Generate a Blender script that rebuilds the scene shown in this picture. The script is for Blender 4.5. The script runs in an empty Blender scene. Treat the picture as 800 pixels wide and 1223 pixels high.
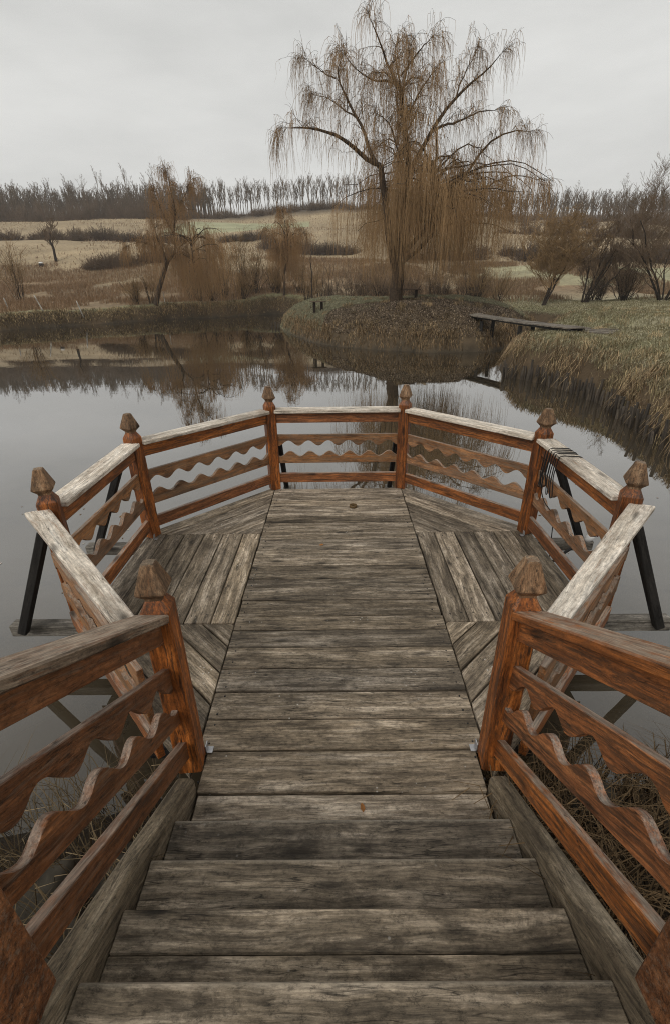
import bpy, bmesh, math, random
import numpy as np
from mathutils import Vector, Matrix
random.seed(7); rng = np.random.default_rng(7)
scene = bpy.context.scene
R = math.radians
# ------------------------------------------------------------------ camera
CAM = Vector((-.0055, -1.6463, 2.3001))
PITCH, YAW, ROLL = R(26.0712), R(-.38271), R(-.76831)
fw = Vector((math.sin(YAW)*math.cos(PITCH), math.cos(YAW)*math.cos(PITCH), -math.sin(PITCH)))
r0 = Vector((math.cos(YAW), -math.sin(YAW), 0)); u0 = r0.cross(fw)
rt = r0*math.cos(ROLL) + u0*math.sin(ROLL); up = u0*math.cos(ROLL) - r0*math.sin(ROLL)
cd = bpy.data.cameras.new('camera'); cam = bpy.data.objects.new('camera', cd)
scene.collection.objects.link(cam); scene.camera = cam
cam.matrix_world = Matrix(((rt.x, up.x, -fw.x, CAM.x), (rt.y, up.y, -fw.y, CAM.y), (rt.z, up.z, -fw.z, CAM.z), (0, 0, 0, 1)))
cd.sensor_fit = 'HORIZONTAL'; cd.sensor_width = 36; cd.lens = 36*553.35/800
cd.clip_start = .05; cd.clip_end = 6000
# ------------------------------------------------------------------ sky, sun, exposure
world = bpy.data.worlds.new('World'); scene.world = world; world.use_nodes = True
nt = world.node_tree; nt.nodes.clear()
def wn(t, **k):
    n = nt.nodes.new(t)
    for a, b in k.items(): setattr(n, a, b)
    return n
SUN_EL, SUN_AZ = R(42), R(215)
sky = wn('ShaderNodeTexSky', sky_type='NISHITA', sun_disc=False, sun_elevation=SUN_EL, sun_rotation=SUN_AZ)
hs = wn('ShaderNodeHueSaturation'); hs.inputs['Saturation'].default_value = .1
tc = wn('ShaderNodeTexCoord'); mp = wn('ShaderNodeMapping'); mp.inputs['Scale'].default_value = (1.2, 1.2, 4.5)
nz = wn('ShaderNodeTexNoise'); nz.inputs['Scale'].default_value = 2.2; nz.inputs['Detail'].default_value = 5; nz.inputs['Roughness'].default_value = .55
cr = wn('ShaderNodeValToRGB')
cr.color_ramp.elements[0].position = .3; cr.color_ramp.elements[0].color = (5.6, 5.62, 5.48, 1)
cr.color_ramp.elements[1].position = .7; cr.color_ramp.elements[1].color = (6.9, 6.9, 6.72, 1)
mx = wn('ShaderNodeMixRGB'); mx.inputs[0].default_value = .95
bg = wn('ShaderNodeBackground'); bg.inputs['Strength'].default_value = .116
wo = wn('ShaderNodeOutputWorld'); L = nt.links.new
L(tc.outputs['Generated'], mp.inputs[0]); L(mp.outputs[0], nz.inputs['Vector']); L(nz.outputs['Fac'], cr.inputs[0])
L(sky.outputs[0], hs.inputs['Color']); L(hs.outputs[0], mx.inputs[1]); L(cr.outputs[0], mx.inputs[2])
L(mx.outputs[0], bg.inputs[0]); L(bg.outputs[0], wo.inputs[0])
sd = bpy.data.lights.new('sun', 'SUN'); sd.energy = 1.35; sd.angle = R(25); sd.color = (1, .96, .9)
sun = bpy.data.objects.new('sun', sd); scene.collection.objects.link(sun)
sv = Vector((math.sin(SUN_AZ)*math.cos(SUN_EL), math.cos(SUN_AZ)*math.cos(SUN_EL), math.sin(SUN_EL)))
sun.rotation_euler = sv.to_track_quat('Z', 'Y').to_euler(); sun.location = sv*60
scene.view_settings.view_transform = 'Standard'; scene.view_settings.look = 'None'
scene.view_settings.exposure = 0; scene.view_settings.gamma = 1
scene.cycles.max_bounces = 6; scene.cycles.use_denoising = True; scene.cycles.denoising_prefilter = 'NONE'; scene.cycles.filter_width = 1.05

# ------------------------------------------------------------------ materials
def new_mat(name):
    m = bpy.data.materials.new(name); m.use_nodes = True; t = m.node_tree; t.nodes.clear()
    o = t.nodes.new('ShaderNodeOutputMaterial'); p = t.nodes.new('ShaderNodeBsdfPrincipled')
    t.links.new(p.outputs[0], o.inputs[0]); return m, t, p
class NB:
    def __init__(s, t): s.t = t
    def n(s, typ, **k):
        a = s.t.nodes.new(typ)
        for q, v in k.items(): setattr(a, q, v)
        return a
    def l(s, a, b): s.t.links.new(a, b)
    def noise(s, vec, scale, detail=4, rough=.6, dist=0):
        a = s.n('ShaderNodeTexNoise'); a.inputs['Scale'].default_value = scale; a.inputs['Detail'].default_value = detail
        a.inputs['Roughness'].default_value = rough; a.inputs['Distortion'].default_value = dist
        if vec is not None: s.l(vec, a.inputs['Vector'])
        return a.outputs['Fac']
    def mapping(s, vec, scale):
        a = s.n('ShaderNodeMapping'); a.inputs['Scale'].default_value = scale; s.l(vec, a.inputs[0]); return a.outputs[0]
    def ramp(s, fac, stops):
        a = s.n('ShaderNodeValToRGB'); e = a.color_ramp.elements
        while len(e) < len(stops): e.new(.5)
        for i, (p, c) in enumerate(stops):
            e[i].position = p; e[i].color = (*c, 1) if isinstance(c, tuple) else (c, c, c, 1)
        s.l(fac, a.inputs[0]); return a.outputs[0]
    def math(s, op, a, b=None, clamp=False):
        m = s.n('ShaderNodeMath', operation=op, use_clamp=clamp)
        for i, v in enumerate((a, b)):
            if v is None: continue
            if isinstance(v, (int, float)): m.inputs[i].default_value = v
            else: s.l(v, m.inputs[i])
        return m.outputs[0]
    def mix(s, fac, a, b, mode='MIX'):
        m = s.n('ShaderNodeMixRGB', blend_type=mode)
        for i, v in enumerate((fac, a, b)):
            if isinstance(v, (int, float)): m.inputs[i].default_value = v if i == 0 else (v, v, v, 1)
            elif isinstance(v, tuple): m.inputs[i].default_value = (*v, 1)
            else: s.l(v, m.inputs[i])
        return m.outputs[0]
def wood(name, dark, mid, light, axis='X', rough=.75, worn=None, worn_amt=.5, blotch=(.03, .025, .02), blotch_amt=.5, top=None, top_amt=.8, specks=0, vary=.3, bump=.5, spec=.3, flake=(.44, .58), streaky=.85, edge=0, patch=.5):
    m, t, p = new_mat(name); b = NB(t)
    co = b.n('ShaderNodeTexCoord').outputs['Object']; oi = b.n('ShaderNodeObjectInfo')
    off = b.n('ShaderNodeVectorMath', operation='ADD'); cmb = b.n('ShaderNodeCombineXYZ')
    for i, k in enumerate((41., 23., 57.)): b.l(b.math('MULTIPLY', oi.outputs['Random'], k), cmb.inputs[i])
    b.l(co, off.inputs[0]); b.l(cmb.outputs[0], off.inputs[1]); v = off.outputs[0]
    def st(a, c): return (a, c, c) if axis == 'X' else (c, c, a)
    wv = b.n('ShaderNodeVectorMath', operation='ADD'); nn = b.n('ShaderNodeTexNoise'); nn.inputs['Scale'].default_value = 2.5
    b.l(v, nn.inputs['Vector']); sc = b.n('ShaderNodeVectorMath', operation='SCALE'); sc.inputs['Scale'].default_value = .05
    b.l(nn.outputs['Color'], sc.inputs[0]); b.l(v, wv.inputs[0]); b.l(sc.outputs[0], wv.inputs[1]); vw = wv.outputs[0]
    grain = b.noise(b.mapping(vw, st(1.1, 13)), 1.6, 7, .65)
    fibre = b.noise(b.mapping(vw, st(4.5, 120)), 1, 3, .6)
    col = b.ramp(grain, [(.3, dark), (.5, mid), (.68, light)])
    col = b.mix(.6, col, b.ramp(fibre, [(.25, .5), (.72, 1.35)]), 'MULTIPLY')
    streak = b.noise(b.mapping(vw, st(4.5, 85)), 1, 9, .8)
    col = b.mix(streaky, col, b.ramp(streak, [(.38, .3), (.46, .82), (.54, 1.08), (.64, 1.45)]), 'MULTIPLY')
    pit = b.noise(b.mapping(v, st(32, 60)), 1, 6, .85)
    col = b.mix(streaky, col, b.ramp(pit, [(.38, .35), (.46, .92), (.55, 1.08), (.65, 1.5)]), 'MULTIPLY')
    pt = b.noise(b.mapping(v, st(1.5, 4.5)), 1.2, 6, .65, .6)
    col = b.mix(patch, col, b.ramp(pt, [(.36, .5), (.47, .95), (.55, 1.1), (.66, 1.7)]), 'MULTIPLY')
    bl = b.ramp(b.noise(b.mapping(v, st(3.2, 7)), 1.3, 9, .78, .5), [(.5, 0.), (.6, 1.)])
    col = b.mix(b.math('MULTIPLY', bl, blotch_amt), col, blotch)
    if worn:
        wm = b.ramp(b.noise(b.mapping(vw, st(2.2, 42)), 1.5, 8, .78), [(flake[0], 0.), (flake[1], 1.)])
        col = b.mix(b.math('MULTIPLY', wm, worn_amt), col, worn)
    if top:
        g = b.n('ShaderNodeNewGeometry'); sx = b.n('ShaderNodeSeparateXYZ'); b.l(g.outputs['Normal'], sx.inputs[0])
        tm = b.ramp(sx.outputs['Z'], [(.45, 0.), (.85, 1.)])
        fl = b.ramp(b.noise(b.mapping(v, st(4, 16)), 1.4, 7, .72), [(.36, 0.), (.52, 1.)])
        tcol = b.mix(.8, top, b.ramp(fibre, [(.25, .55), (.7, 1.15)]), 'MULTIPLY'); tcol = b.mix(.9, tcol, b.ramp(streak, [(.38, .3), (.46, .8), (.54, 1.1), (.64, 1.55)]), 'MULTIPLY')
        rp_ = b.ramp(b.noise(b.mapping(v, st(3, 11)), 1.3, 7, .7), [(.55, 0.), (.63, 1.)]); tcol = b.mix(b.math('MULTIPLY', rp_, .55), tcol, (.2, .085, .04))
        col = b.mix(b.math('MULTIPLY', b.math('MULTIPLY', tm, fl), top_amt), col, tcol)
    crack = b.ramp(b.noise(b.mapping(vw, st(.9, 17)), 1.3, 3, .5), [(.488, 1.), (.5, .12), (.512, 1.)])
    cm = b.ramp(b.noise(v, 3.1, 2), [(.48, 0.), (.55, 1.)])
    col = b.mix(b.math('MULTIPLY', cm, .9), col, crack, 'MULTIPLY')
    vo = b.n('ShaderNodeTexVoronoi'); vo.inputs['Scale'].default_value = 1
    b.l(b.mapping(v, st(2.2, 7)), vo.inputs['Vector'])
    col = b.mix(1, col, b.ramp(vo.outputs['Distance'], [(.07, .3), (.2, 1.)]), 'MULTIPLY')
    if specks:
        v2 = b.n('ShaderNodeTexVoronoi'); v2.inputs['Scale'].default_value = 26; b.l(v, v2.inputs['Vector'])
        sp = b.ramp(v2.outputs['Distance'], [(.09, 1.), (.16, 0.)])
        sm = b.ramp(b.noise(v, 2.6, 3), [(.56, 0.), (.66, 1.)])
        col = b.mix(b.math('MULTIPLY', b.math('MULTIPLY', sp, sm), specks), col, (.62, .6, .55))
    rv = b.math('ADD', b.math('MULTIPLY', oi.outputs['Random'], vary*2), 1-vary)
    col = b.mix(1, col, rv, 'MULTIPLY')
    if edge:   # feet and weather have worn the long edges pale
        se = b.n('ShaderNodeSeparateXYZ'); b.l(co, se.inputs[0])
        em = b.ramp(b.math('ADD', b.math('ABSOLUTE', se.outputs['Z']), b.math('MULTIPLY', pit, .03)), [(edge, 0.), (edge+.016, 1.)])
        col = b.mix(b.math('MULTIPLY', em, .6), col, (.36, .31, .235))
    gr = b.math('FRACT', b.math('MULTIPLY', oi.outputs['Random'], 7.31)); bw = b.n('ShaderNodeRGBToBW'); b.l(col, bw.inputs[0])
    col = b.mix(b.math('MULTIPLY', gr, .2 if vary >= .18 else .05), col, bw.outputs[0])
    b.l(col, p.inputs['Base Color']); p.inputs['Specular IOR Level'].default_value = spec
    b.l(b.ramp(fibre, [(.2, rough-.12), (.8, min(1., rough+.12))]), p.inputs['Roughness'])
    bp = b.n('ShaderNodeBump'); bp.inputs['Strength'].default_value = bump; bp.inputs['Distance'].default_value = .004
    b.l(b.math('ADD', b.math('MULTIPLY', fibre, .6), b.math('MULTIPLY', streak, 1.2)), bp.inputs['Height']); b.l(bp.outputs[0], p.inputs['Normal'])
    return m
def attr_mat(name, var=.35, scale=30, rough=.9, spec=.15, bump=0):
    m, t, p = new_mat(name); b = NB(t)
    a = b.n('ShaderNodeAttribute', attribute_name='Col'); g = b.n('ShaderNodeNewGeometry')
    f = b.noise(g.outputs['Position'], scale, 5, .7)
    col = b.mix(1, a.outputs['Color'], b.ramp(f, [(.25, 1-var), (.75, 1+var)]), 'MULTIPLY')
    b.l(col, p.inputs['Base Color']); p.inputs['Roughness'].default_value = rough; p.inputs['Specular IOR Level'].default_value = spec
    if bump:
        bp = b.n('ShaderNodeBump'); bp.inputs['Strength'].default_value = .8; bp.inputs['Distance'].default_value = bump
        b.l(f, bp.inputs['Height']); b.l(bp.outputs[0], p.inputs['Normal'])
    return m
def flat(name, c, rough=.8, spec=.2, metal=0, var=.3, scale=12):
    m, t, p = new_mat(name); b = NB(t); co = b.n('ShaderNodeTexCoord').outputs['Object']
    f = b.noise(co, scale, 5, .65)
    b.l(b.mix(1, c, b.ramp(f, [(.3, 1-var), (.7, 1+var)]), 'MULTIPLY'), p.inputs['Base Color'])
    p.inputs['Roughness'].default_value = rough; p.inputs['Metallic'].default_value = metal; p.inputs['Specular IOR Level'].default_value = spec
    return m
M = {}
M['deck'] = wood('deck_wood', (.082, .064, .045), (.24, .187, .126), (.49, .405, .305), specks=.8, blotch=(.05, .037, .024), blotch_amt=.5, vary=.42, patch=.6)
M['step'] = wood('step_wood', (.055, .043, .029), (.175, .137, .092), (.4, .325, .235), specks=.3, blotch=(.035, .026, .017), blotch_amt=.6, vary=.2, bump=.7, edge=.144, patch=.7)
M['cap'] = wood('weathered_cap', (.36, .3, .23), (.66, .58, .48), (.8, .74, .65), worn=(.27, .13, .06), worn_amt=.75, blotch=(.24, .18, .125), blotch_amt=.4, streaky=.6, vary=.12, flake=(.56, .66))
M['cap_grey'] = wood('grey_stair_cap', (.07, .048, .03), (.19, .135, .09), (.34, .265, .19), worn=(.2, .075, .03), worn_amt=.6, streaky=.9, blotch=(.06, .04, .026), blotch_amt=.5, top=(.38, .3, .225), top_amt=.85, vary=.1, flake=(.52, .6))
M['cap_stair'] = wood('stair_cap', (.11, .036, .01), (.31, .1, .022), (.46, .165, .04), rough=.6, worn=(.05, .03, .018), worn_amt=.6, streaky=.6, blotch=(.09, .04, .018), blotch_amt=.4, top=(.36, .275, .2), top_amt=.9, vary=.1, flake=(.5, .6))
M['varnish'] = wood('varnished_rail', (.14, .042, .009), (.37, .115, .02), (.54, .185, .036), rough=.5, worn=(.05, .028, .016), worn_amt=.75, streaky=.6, blotch=(.1, .035, .012), blotch_amt=.35, top=(.33, .28, .22), top_amt=.75, vary=.18, spec=.4, flake=(.47, .56))
M['wavy'] = wood('worn_wavy_board', (.12, .05, .017), (.31, .13, .042), (.45, .215, .08), rough=.65, worn=(.17, .13, .09), worn_amt=.6, streaky=.6, blotch=(.05, .028, .015), blotch_amt=.5, top=(.3, .25, .2), top_amt=.7, vary=.2, flake=(.44, .56))
M['brown'] = wood('brown_stair_rail', (.07, .025, .009), (.17, .062, .02), (.27, .115, .045), rough=.55, worn=(.2, .16, .12), worn_amt=.45, blotch=(.045, .02, .009), blotch_amt=.4, top=(.3, .25, .2), top_amt=.6, vary=.15, spec=.35, flake=(.52, .62))
M['post'] = wood('varnished_post', (.07, .022, .007), (.28, .084, .016), (.46, .15, .03), axis='Z', rough=.5, worn=(.028, .017, .011), worn_amt=.8, streaky=.85, blotch=(.07, .028, .012), blotch_amt=.35, top=(.13, .1, .07), top_amt=.7, vary=.15, spec=.4, flake=(.5, .58))
M['finial'] = wood('weathered_finial', (.08, .046, .024), (.2, .115, .06), (.31, .2, .115), axis='Z', worn=(.3, .13, .05), worn_amt=.4, blotch=(.06, .04, .025), blotch_amt=.6, top=(.2, .165, .12), top_amt=.6, vary=.15, flake=(.55, .64))
M['stringer'] = wood('grey_stringer', (.075, .055, .034), (.185, .145, .095), (.34, .28, .2), blotch=(.07, .055, .04), blotch_amt=.5, vary=.1, bump=.9)
M['beamw'] = wood('grey_beam', (.09, .078, .06), (.19, .17, .14), (.33, .3, .26), blotch=(.05, .042, .035), vary=.1)
M['black'] = wood('black_timber', (.01, .009, .008), (.018, .016, .014), (.035, .031, .027), blotch=(.05, .045, .04), blotch_amt=.2, vary=.1)
M['bridge'] = wood('bridge_planks', (.1, .083, .062), (.2, .168, .13), (.31, .27, .215), vary=.2)
M['metal'] = flat('grey_metal', (.45, .45, .46), .45, .5, .7)
M['bark'] = flat('bark', (.06, .043, .03), .95, .1, 0, .5, 9)
M['darkbark'] = flat('dark_bark', (.035, .027, .021), .95, .1, 0, .4, 9)
M['willow'] = flat('willow_twigs', (.31, .195, .095), .8, .2, 0, .35, .6)
M['willow2'] = flat('pale_willow_twigs', (.32, .19, .085), .8, .2, 0, .3, .6)
M['twig'] = flat('brown_twigs', (.16, .112, .074), .9, .1, 0, .3, .5)
M['twigdark'] = flat('dark_twigs', (.12, .086, .062), .9, .1, 0, .3, .5)
M['twiggold'] = flat('golden_twigs', (.26, .17, .085), .9, .1, 0, .3, .5)
M['fartwig'] = flat('far_wood_twigs', (.15, .112, .077), .95, .05, 0, .3, .4)
M['cord'] = flat('black_cord', (.012, .012, .012), .6, .3)
M['stone'] = flat('mossy_stone', (.06, .052, .04), .95, .15, 0, .5, 7)
M['stake'] = wood('palisade_wood', (.018, .013, .009), (.05, .038, .026), (.1, .077, .053), axis='Z', blotch=(.02, .016, .012), vary=.3)
M['fencepost'] = wood('pale_fence_post', (.2, .18, .15), (.36, .33, .28), (.5, .47, .42), axis='Z')
M['white'] = flat('white_paint', (.75, .75, .73), .5, .3, 0, .05)
M['dark'] = flat('dark_plastic', (.02, .02, .02), .5, .3, 0, .1)
M['red'] = flat('red_plastic', (.4, .04, .03), .5, .3, 0, .1)
M['rope'] = flat('brown_ring', (.11, .07, .03), .6, .3, 0, .4, 60)
M['leaf'] = flat('fallen_leaf', (.3, .13, .04), .8, .2, 0, .3, 40)
M['grass'] = attr_mat('dry_grass', .25, 4)
M['ground'] = attr_mat('ground_soil', .4, 2.2, bump=.05)
m, t, p = new_mat('pond_water'); b = NB(t); M['water'] = m
g = b.n('ShaderNodeNewGeometry'); pos = g.outputs['Position']
weed = b.ramp(b.noise(pos, .9, 6, .65, .6), [(.48, 0.), (.62, 1.)]); fine = b.ramp(b.noise(b.mapping(pos, (5, 9, 5)), 1.5, 5, .7, 1.2), [(.55, 0.), (.63, 1.)])
murk = b.mix(b.math('MULTIPLY', weed, fine), b.mix(weed, (.06, .047, .03), (.046, .036, .023)), (.018, .014, .01))
t.nodes.remove(p); df = b.n('ShaderNodeBsdfDiffuse'); b.l(murk, df.inputs['Color']); gl = b.n('ShaderNodeBsdfGlossy'); gl.inputs['Roughness'].default_value = .012
lw = b.n('ShaderNodeLayerWeight'); lw.inputs['Blend'].default_value = .5; ms = b.n('ShaderNodeMixShader')
b.l(b.math('ADD', b.math('MULTIPLY', b.math('POWER', lw.outputs['Facing'], 1.9), .95), .025, True), ms.inputs[0]); b.l(df.outputs[0], ms.inputs[1]); b.l(gl.outputs[0], ms.inputs[2])
b.l(ms.outputs[0], [q for q in t.nodes if q.type == 'OUTPUT_MATERIAL'][0].inputs[0])
bp = b.n('ShaderNodeBump'); bp.inputs['Strength'].default_value = .035; bp.inputs['Distance'].default_value = .02
b.l(b.noise(b.mapping(pos, (1, 2.2, 1)), 1.1, 3, .5), bp.inputs['Height']); b.l(bp.outputs[0], gl.inputs['Normal']); b.l(bp.outputs[0], df.inputs['Normal'])

# ------------------------------------------------------------------ object helpers
col = scene.collection
def tag(o, label=None, cat=None, group=None, kind=None):
    for k, v in (('label', label), ('category', cat), ('group', group), ('kind', kind)):
        if v: o[k] = v
    return o
def thing(name, label, cat, loc=(0, 0, 0), group=None):
    o = bpy.data.objects.new(name, None); col.objects.link(o); o.location = loc; o.empty_display_size = .2
    return tag(o, label, cat, group)
def link(name, me, mat, parent=None, world=None):
    o = bpy.data.objects.new(name, me); col.objects.link(o)
    if mat and not me.materials: me.materials.append(mat)
    if world is not None: o.matrix_world = world
    if parent:
        o.parent = parent; pl = Vector(parent.location)
        if parent.parent: pl = pl + Vector(parent.parent.location)
        mw = (world.copy() if world is not None else Matrix.Identity(4)); mw.translation -= pl
        o.matrix_basis = mw
    return o
def bm_mesh(bm, name, smooth=False):
    me = bpy.data.meshes.new(name); bmesh.ops.recalc_face_normals(bm, faces=bm.faces[:]); bm.to_mesh(me); bm.free()
    if smooth:
        for f in me.polygons: f.use_smooth = True
    return me
def prism(name, pts, thick, grain, mat, parent=None, bevel=.004):
    """a board: planar outline pts, thickness vector, local x along the grain"""
    pts = [Vector(q) for q in pts]; th = Vector(thick); Y = th.normalized(); X = Vector(grain); X = (X-Y*X.dot(Y)).normalized(); Z = X.cross(Y)
    c = sum(pts, Vector())/len(pts)
    mw = Matrix(((X.x, Y.x, Z.x, c.x), (X.y, Y.y, Z.y, c.y), (X.z, Y.z, Z.z, c.z), (0, 0, 0, 1)))
    bm = bmesh.new(); T = th.length
    a = [bm.verts.new(((q-c).dot(X), 0, (q-c).dot(Z))) for q in pts]; d = [bm.verts.new((v.co.x, T, v.co.z)) for v in a]
    bm.faces.new(a); bm.faces.new(d[::-1]); n = len(a)
    for i in range(n): bm.faces.new((a[i], d[i], d[(i+1) % n], a[(i+1) % n]))
    if bevel: bmesh.ops.bevel(bm, geom=bm.edges[:], offset=bevel, segments=1, affect='EDGES', clamp_overlap=True)
    return link(name, bm_mesh(bm, name), mat, parent, mw)
def bar(name, p, q, w, h, mat, parent=None, bevel=.006, upv=(0, 0, 1)):
    """a square timber from p to q"""
    p, q = Vector(p), Vector(q); d = (q-p).normalized(); s = d.cross(Vector(upv)).normalized(); u = s.cross(d)
    pts = [p-u*h/2-s*w/2, q-u*h/2-s*w/2, q+u*h/2-s*w/2, p+u*h/2-s*w/2]
    return prism(name, pts, s*w, d, mat, parent, bevel)
def np_mesh(name, V, F, cols=None, smooth=False):
    V = np.asarray(V, np.float32).reshape(-1, 3); me = bpy.data.meshes.new(name)
    Fs = F if isinstance(F, list) else [F]
    Fs = [np.asarray(f, np.int32) for f in Fs if len(f)]
    li = np.concatenate([f.ravel() for f in Fs]); tot = np.concatenate([np.full(len(f), f.shape[1], np.int32) for f in Fs])
    st = np.concatenate([[0], np.cumsum(tot)[:-1]]).astype(np.int32)
    me.vertices.add(len(V)); me.vertices.foreach_set('co', V.ravel())
    me.loops.add(len(li)); me.loops.foreach_set('vertex_index', li)
    me.polygons.add(len(tot)); me.polygons.foreach_set('loop_start', st); me.polygons.foreach_set('loop_total', tot)
    if smooth: me.polygons.foreach_set('use_smooth', np.ones(len(tot), bool))
    me.update(calc_edges=True)
    if cols is not None:
        a = me.color_attributes.new('Col', 'FLOAT_COLOR', 'POINT'); c = np.ones((len(V), 4), np.float32); c[:, :3] = cols; a.data.foreach_set('color', c.ravel())
    return me
def tubes(P, Rd, sides=3):
    """n tubes of k rings: P (n,k,3), Rd (n,k)"""
    P = np.asarray(P, float); Rd = np.asarray(Rd, float); n, k, _ = P.shape
    T = np.gradient(P, axis=1); T /= np.linalg.norm(T, axis=2, keepdims=True)+1e-9
    ref = np.where(np.abs(T.mean(1)[:, 2:3]) > .7, np.array([[1., 0.13, 0]]), np.array([[.1, .05, 1.]]))[:, None, :]
    A = np.cross(T, ref); A /= np.linalg.norm(A, axis=2, keepdims=True)+1e-9; B = np.cross(T, A)
    th = np.arange(sides)*2*np.pi/sides
    V = P[:, :, None, :]+Rd[:, :, None, None]*(A[:, :, None, :]*np.cos(th)[None, None, :, None]+B[:, :, None, :]*np.sin(th)[None, None, :, None])
    i = np.arange(n)[:, None, None]*k*sides; j = np.arange(k-1)[None, :, None]*sides; s = np.arange(sides)[None, None, :]; s2 = (s+1) % sides
    F = np.stack(np.broadcast_arrays(i+j+s, i+j+s2, i+j+sides+s2, i+j+sides+s), -1).reshape(-1, 4)
    return V.reshape(-1, 3), F
def join(parts):
    Vs, Fs, o = [], [], 0
    for V, F in parts:
        if len(V) == 0: continue
        Vs.append(V); Fs.append(F+o); o += len(V)
    return np.concatenate(Vs), np.concatenate(Fs)
def resample(pts, k):
    pts = np.asarray(pts, float); d = np.r_[0, np.cumsum(np.linalg.norm(np.diff(pts, axis=0), axis=1))]; s = np.linspace(0, d[-1], k)
    q = np.stack([np.interp(s, d, pts[:, i]) for i in range(3)], 1)
    if k > 4:
        for _ in range(2): q[1:-1] = .25*q[:-2]+.5*q[1:-1]+.25*q[2:]
    return q
def vnoise(x, y, sc, seed=0):
    x = np.asarray(x)/sc; y = np.asarray(y)/sc; xi = np.floor(x).astype(np.int64); yi = np.floor(y).astype(np.int64); fx = x-xi; fy = y-yi
    fx = fx*fx*(3-2*fx); fy = fy*fy*(3-2*fy)
    def h(a, c):
        v = np.sin(a*127.1+c*311.7+seed*74.7)*43758.5453; return v-np.floor(v)
    return (h(xi, yi)*(1-fx)+h(xi+1, yi)*fx)*(1-fy)+(h(xi, yi+1)*(1-fx)+h(xi+1, yi+1)*fx)*fy
def sstep(a, c, x): t_ = np.clip((x-a)/(c-a), 0, 1); return t_*t_*(3-2*t_)

# ------------------------------------------------------------------ terrain
WZ = -.45
POND = [(1, .1), (2.2, .12), (3.9, .6), (5, 2), (5.7, 4), (6, 6.3), (6.1, 6.9), (6.3, 8), (6.65, 9.7), (6.6, 11.2), (6.3, 12.7), (5.7, 13.9), (5.9, 15.4), (6.6, 17.4), (7.5, 19.3), (9.4, 21.5), (11.5, 24), (14.5, 26.5), (17, 29), (17.5, 32), (15, 35.5), (10, 40), (5, 45), (0, 50), (-4, 53), (-6.9, 53.7), (-9.8, 51.2), (-12.3, 49), (-16.4, 47), (-18.8, 43), (-21.3, 40.5), (-23.6, 38.2), (-25.1, 35.4), (-31, 33), (-42, 28), (-46, 15), (-36, 3), (-18, -1), (-8, -1.2), (-3.5, -.35), (-1.9, -.1), (-1.2, .1), (-.9, .1)]
ISLE = [(-4.3, 36.5), (-3.7, 33), (-3, 30.4), (-1.4, 25.6), (-.6, 23.8), (.9, 22.1), (2.3, 21), (4.3, 20.15), (6.4, 20.1), (7.5, 20.9), (9, 23.5), (11.3, 26.5), (12.5, 29.5), (11, 33.5), (7, 37), (2, 40), (-2, 40.3)]
def poly_sd(px, py, poly):
    """signed distance, positive outside"""
    P = np.array(poly); Q = np.roll(P, -1, 0); shp = px.shape; px = px.ravel(); py = py.ravel()
    d = np.full(px.shape, 1e9); ins = np.zeros(px.shape, bool)
    for (ax, ay), (bx, by) in zip(P, Q):
        ex, ey = bx-ax, by-ay; t_ = np.clip(((px-ax)*ex+(py-ay)*ey)/(ex*ex+ey*ey), 0, 1)
        d = np.minimum(d, np.hypot(px-ax-ex*t_, py-ay-ey*t_))
        if by != ay: ins ^= ((ay > py) != (by > py)) & (px < (bx-ax)*(py-ay)/(by-ay)+ax)
    return np.where(ins, -d, d).reshape(shp)
PD = [0, 20, 35, 45, 55, 70, 85, 100, 130, 160, 190, 205, 230, 300, 600, 1500, 5000]
PZ = [.85, .9, .6, .75, 1.15, 3.3, 6.1, 8.4, 12.8, 17.7, 23.8, 25.3, 25, 20, 14, 8, 8]
def hgt(X, Y, full=False):
    X = np.asarray(X, float); Y = np.asarray(Y, float)
    D = np.maximum(Y+1.65, .5*np.hypot(X, Y+1.65))
    h0 = np.interp(D, PD, PZ)
    far = sstep(58, 85, D)*sstep(400, 215, D)
    h0 = h0+far*(.9*np.sin(D/9.5+.028*X+1.5*np.sin(X/38))+1.6*(vnoise(X, Y, 34, 3)-.5))-far*np.clip(X/90, -.6, 1)*1.6*sstep(60, 190, D)
    h0 = h0+1.8*np.exp(-((X+5)/42)**2)*sstep(165, 195, D)*sstep(400, 250, D)
    h0 = h0+.22*(vnoise(X, Y, 2.6, 5)-.5)+.10*(vnoise(X, Y, .8, 6)-.5)+(.35+.3*sstep(4, 9, X))*(vnoise(X, Y, 6, 9)-.5)*sstep(8, 20, D)
    # ditch across the right-hand meadow
    dl = np.abs((Y-19.3)-.12*(X-11)-.5*np.sin(X*.5)); h0 = h0-.75*np.exp(-(dl/.55)**2)*sstep(11.2, 12.6, X)*sstep(60, 40, X)
    h0 = h0-.22*np.exp(-((X-8.6)**2+(Y-15.8)**2)/9.)
    sp = poly_sd(X, Y, POND)+.22*(vnoise(X, Y, 1.3, 11)-.5); si = -poly_sd(X, Y, ISLE)+.3*(vnoise(X, Y, 1.5, 12)-.5)
    near = sstep(6, -1, Y)
    w = .42+1.3*near+.9*sstep(14, 6, Y)*(X > 3)*(1-near)*.35
    land = WZ+(h0-WZ)*(1-np.exp(-np.maximum(sp, 0)/w))
    isl = WZ+(1.76+.26*(vnoise(X, Y, 2.6, 14)-.5)+.2*(vnoise(X, Y, .8, 15)-.5))*(1-np.exp(-(np.maximum(si, 0)/1.3)))+.25*np.minimum(1, np.maximum(si, 0)/.3)
    wd = np.minimum(np.maximum(-sp, 0), np.maximum(-si, 0)); bed = WZ-.06-np.minimum(1.1, .6*wd)
    z = np.where(sp > 0, land, np.where(si > 0, isl, bed))
    return (z, sp, si, D) if full else z
def grd(x, y): return float(hgt(np.array([x]), np.array([y]))[0])
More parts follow.
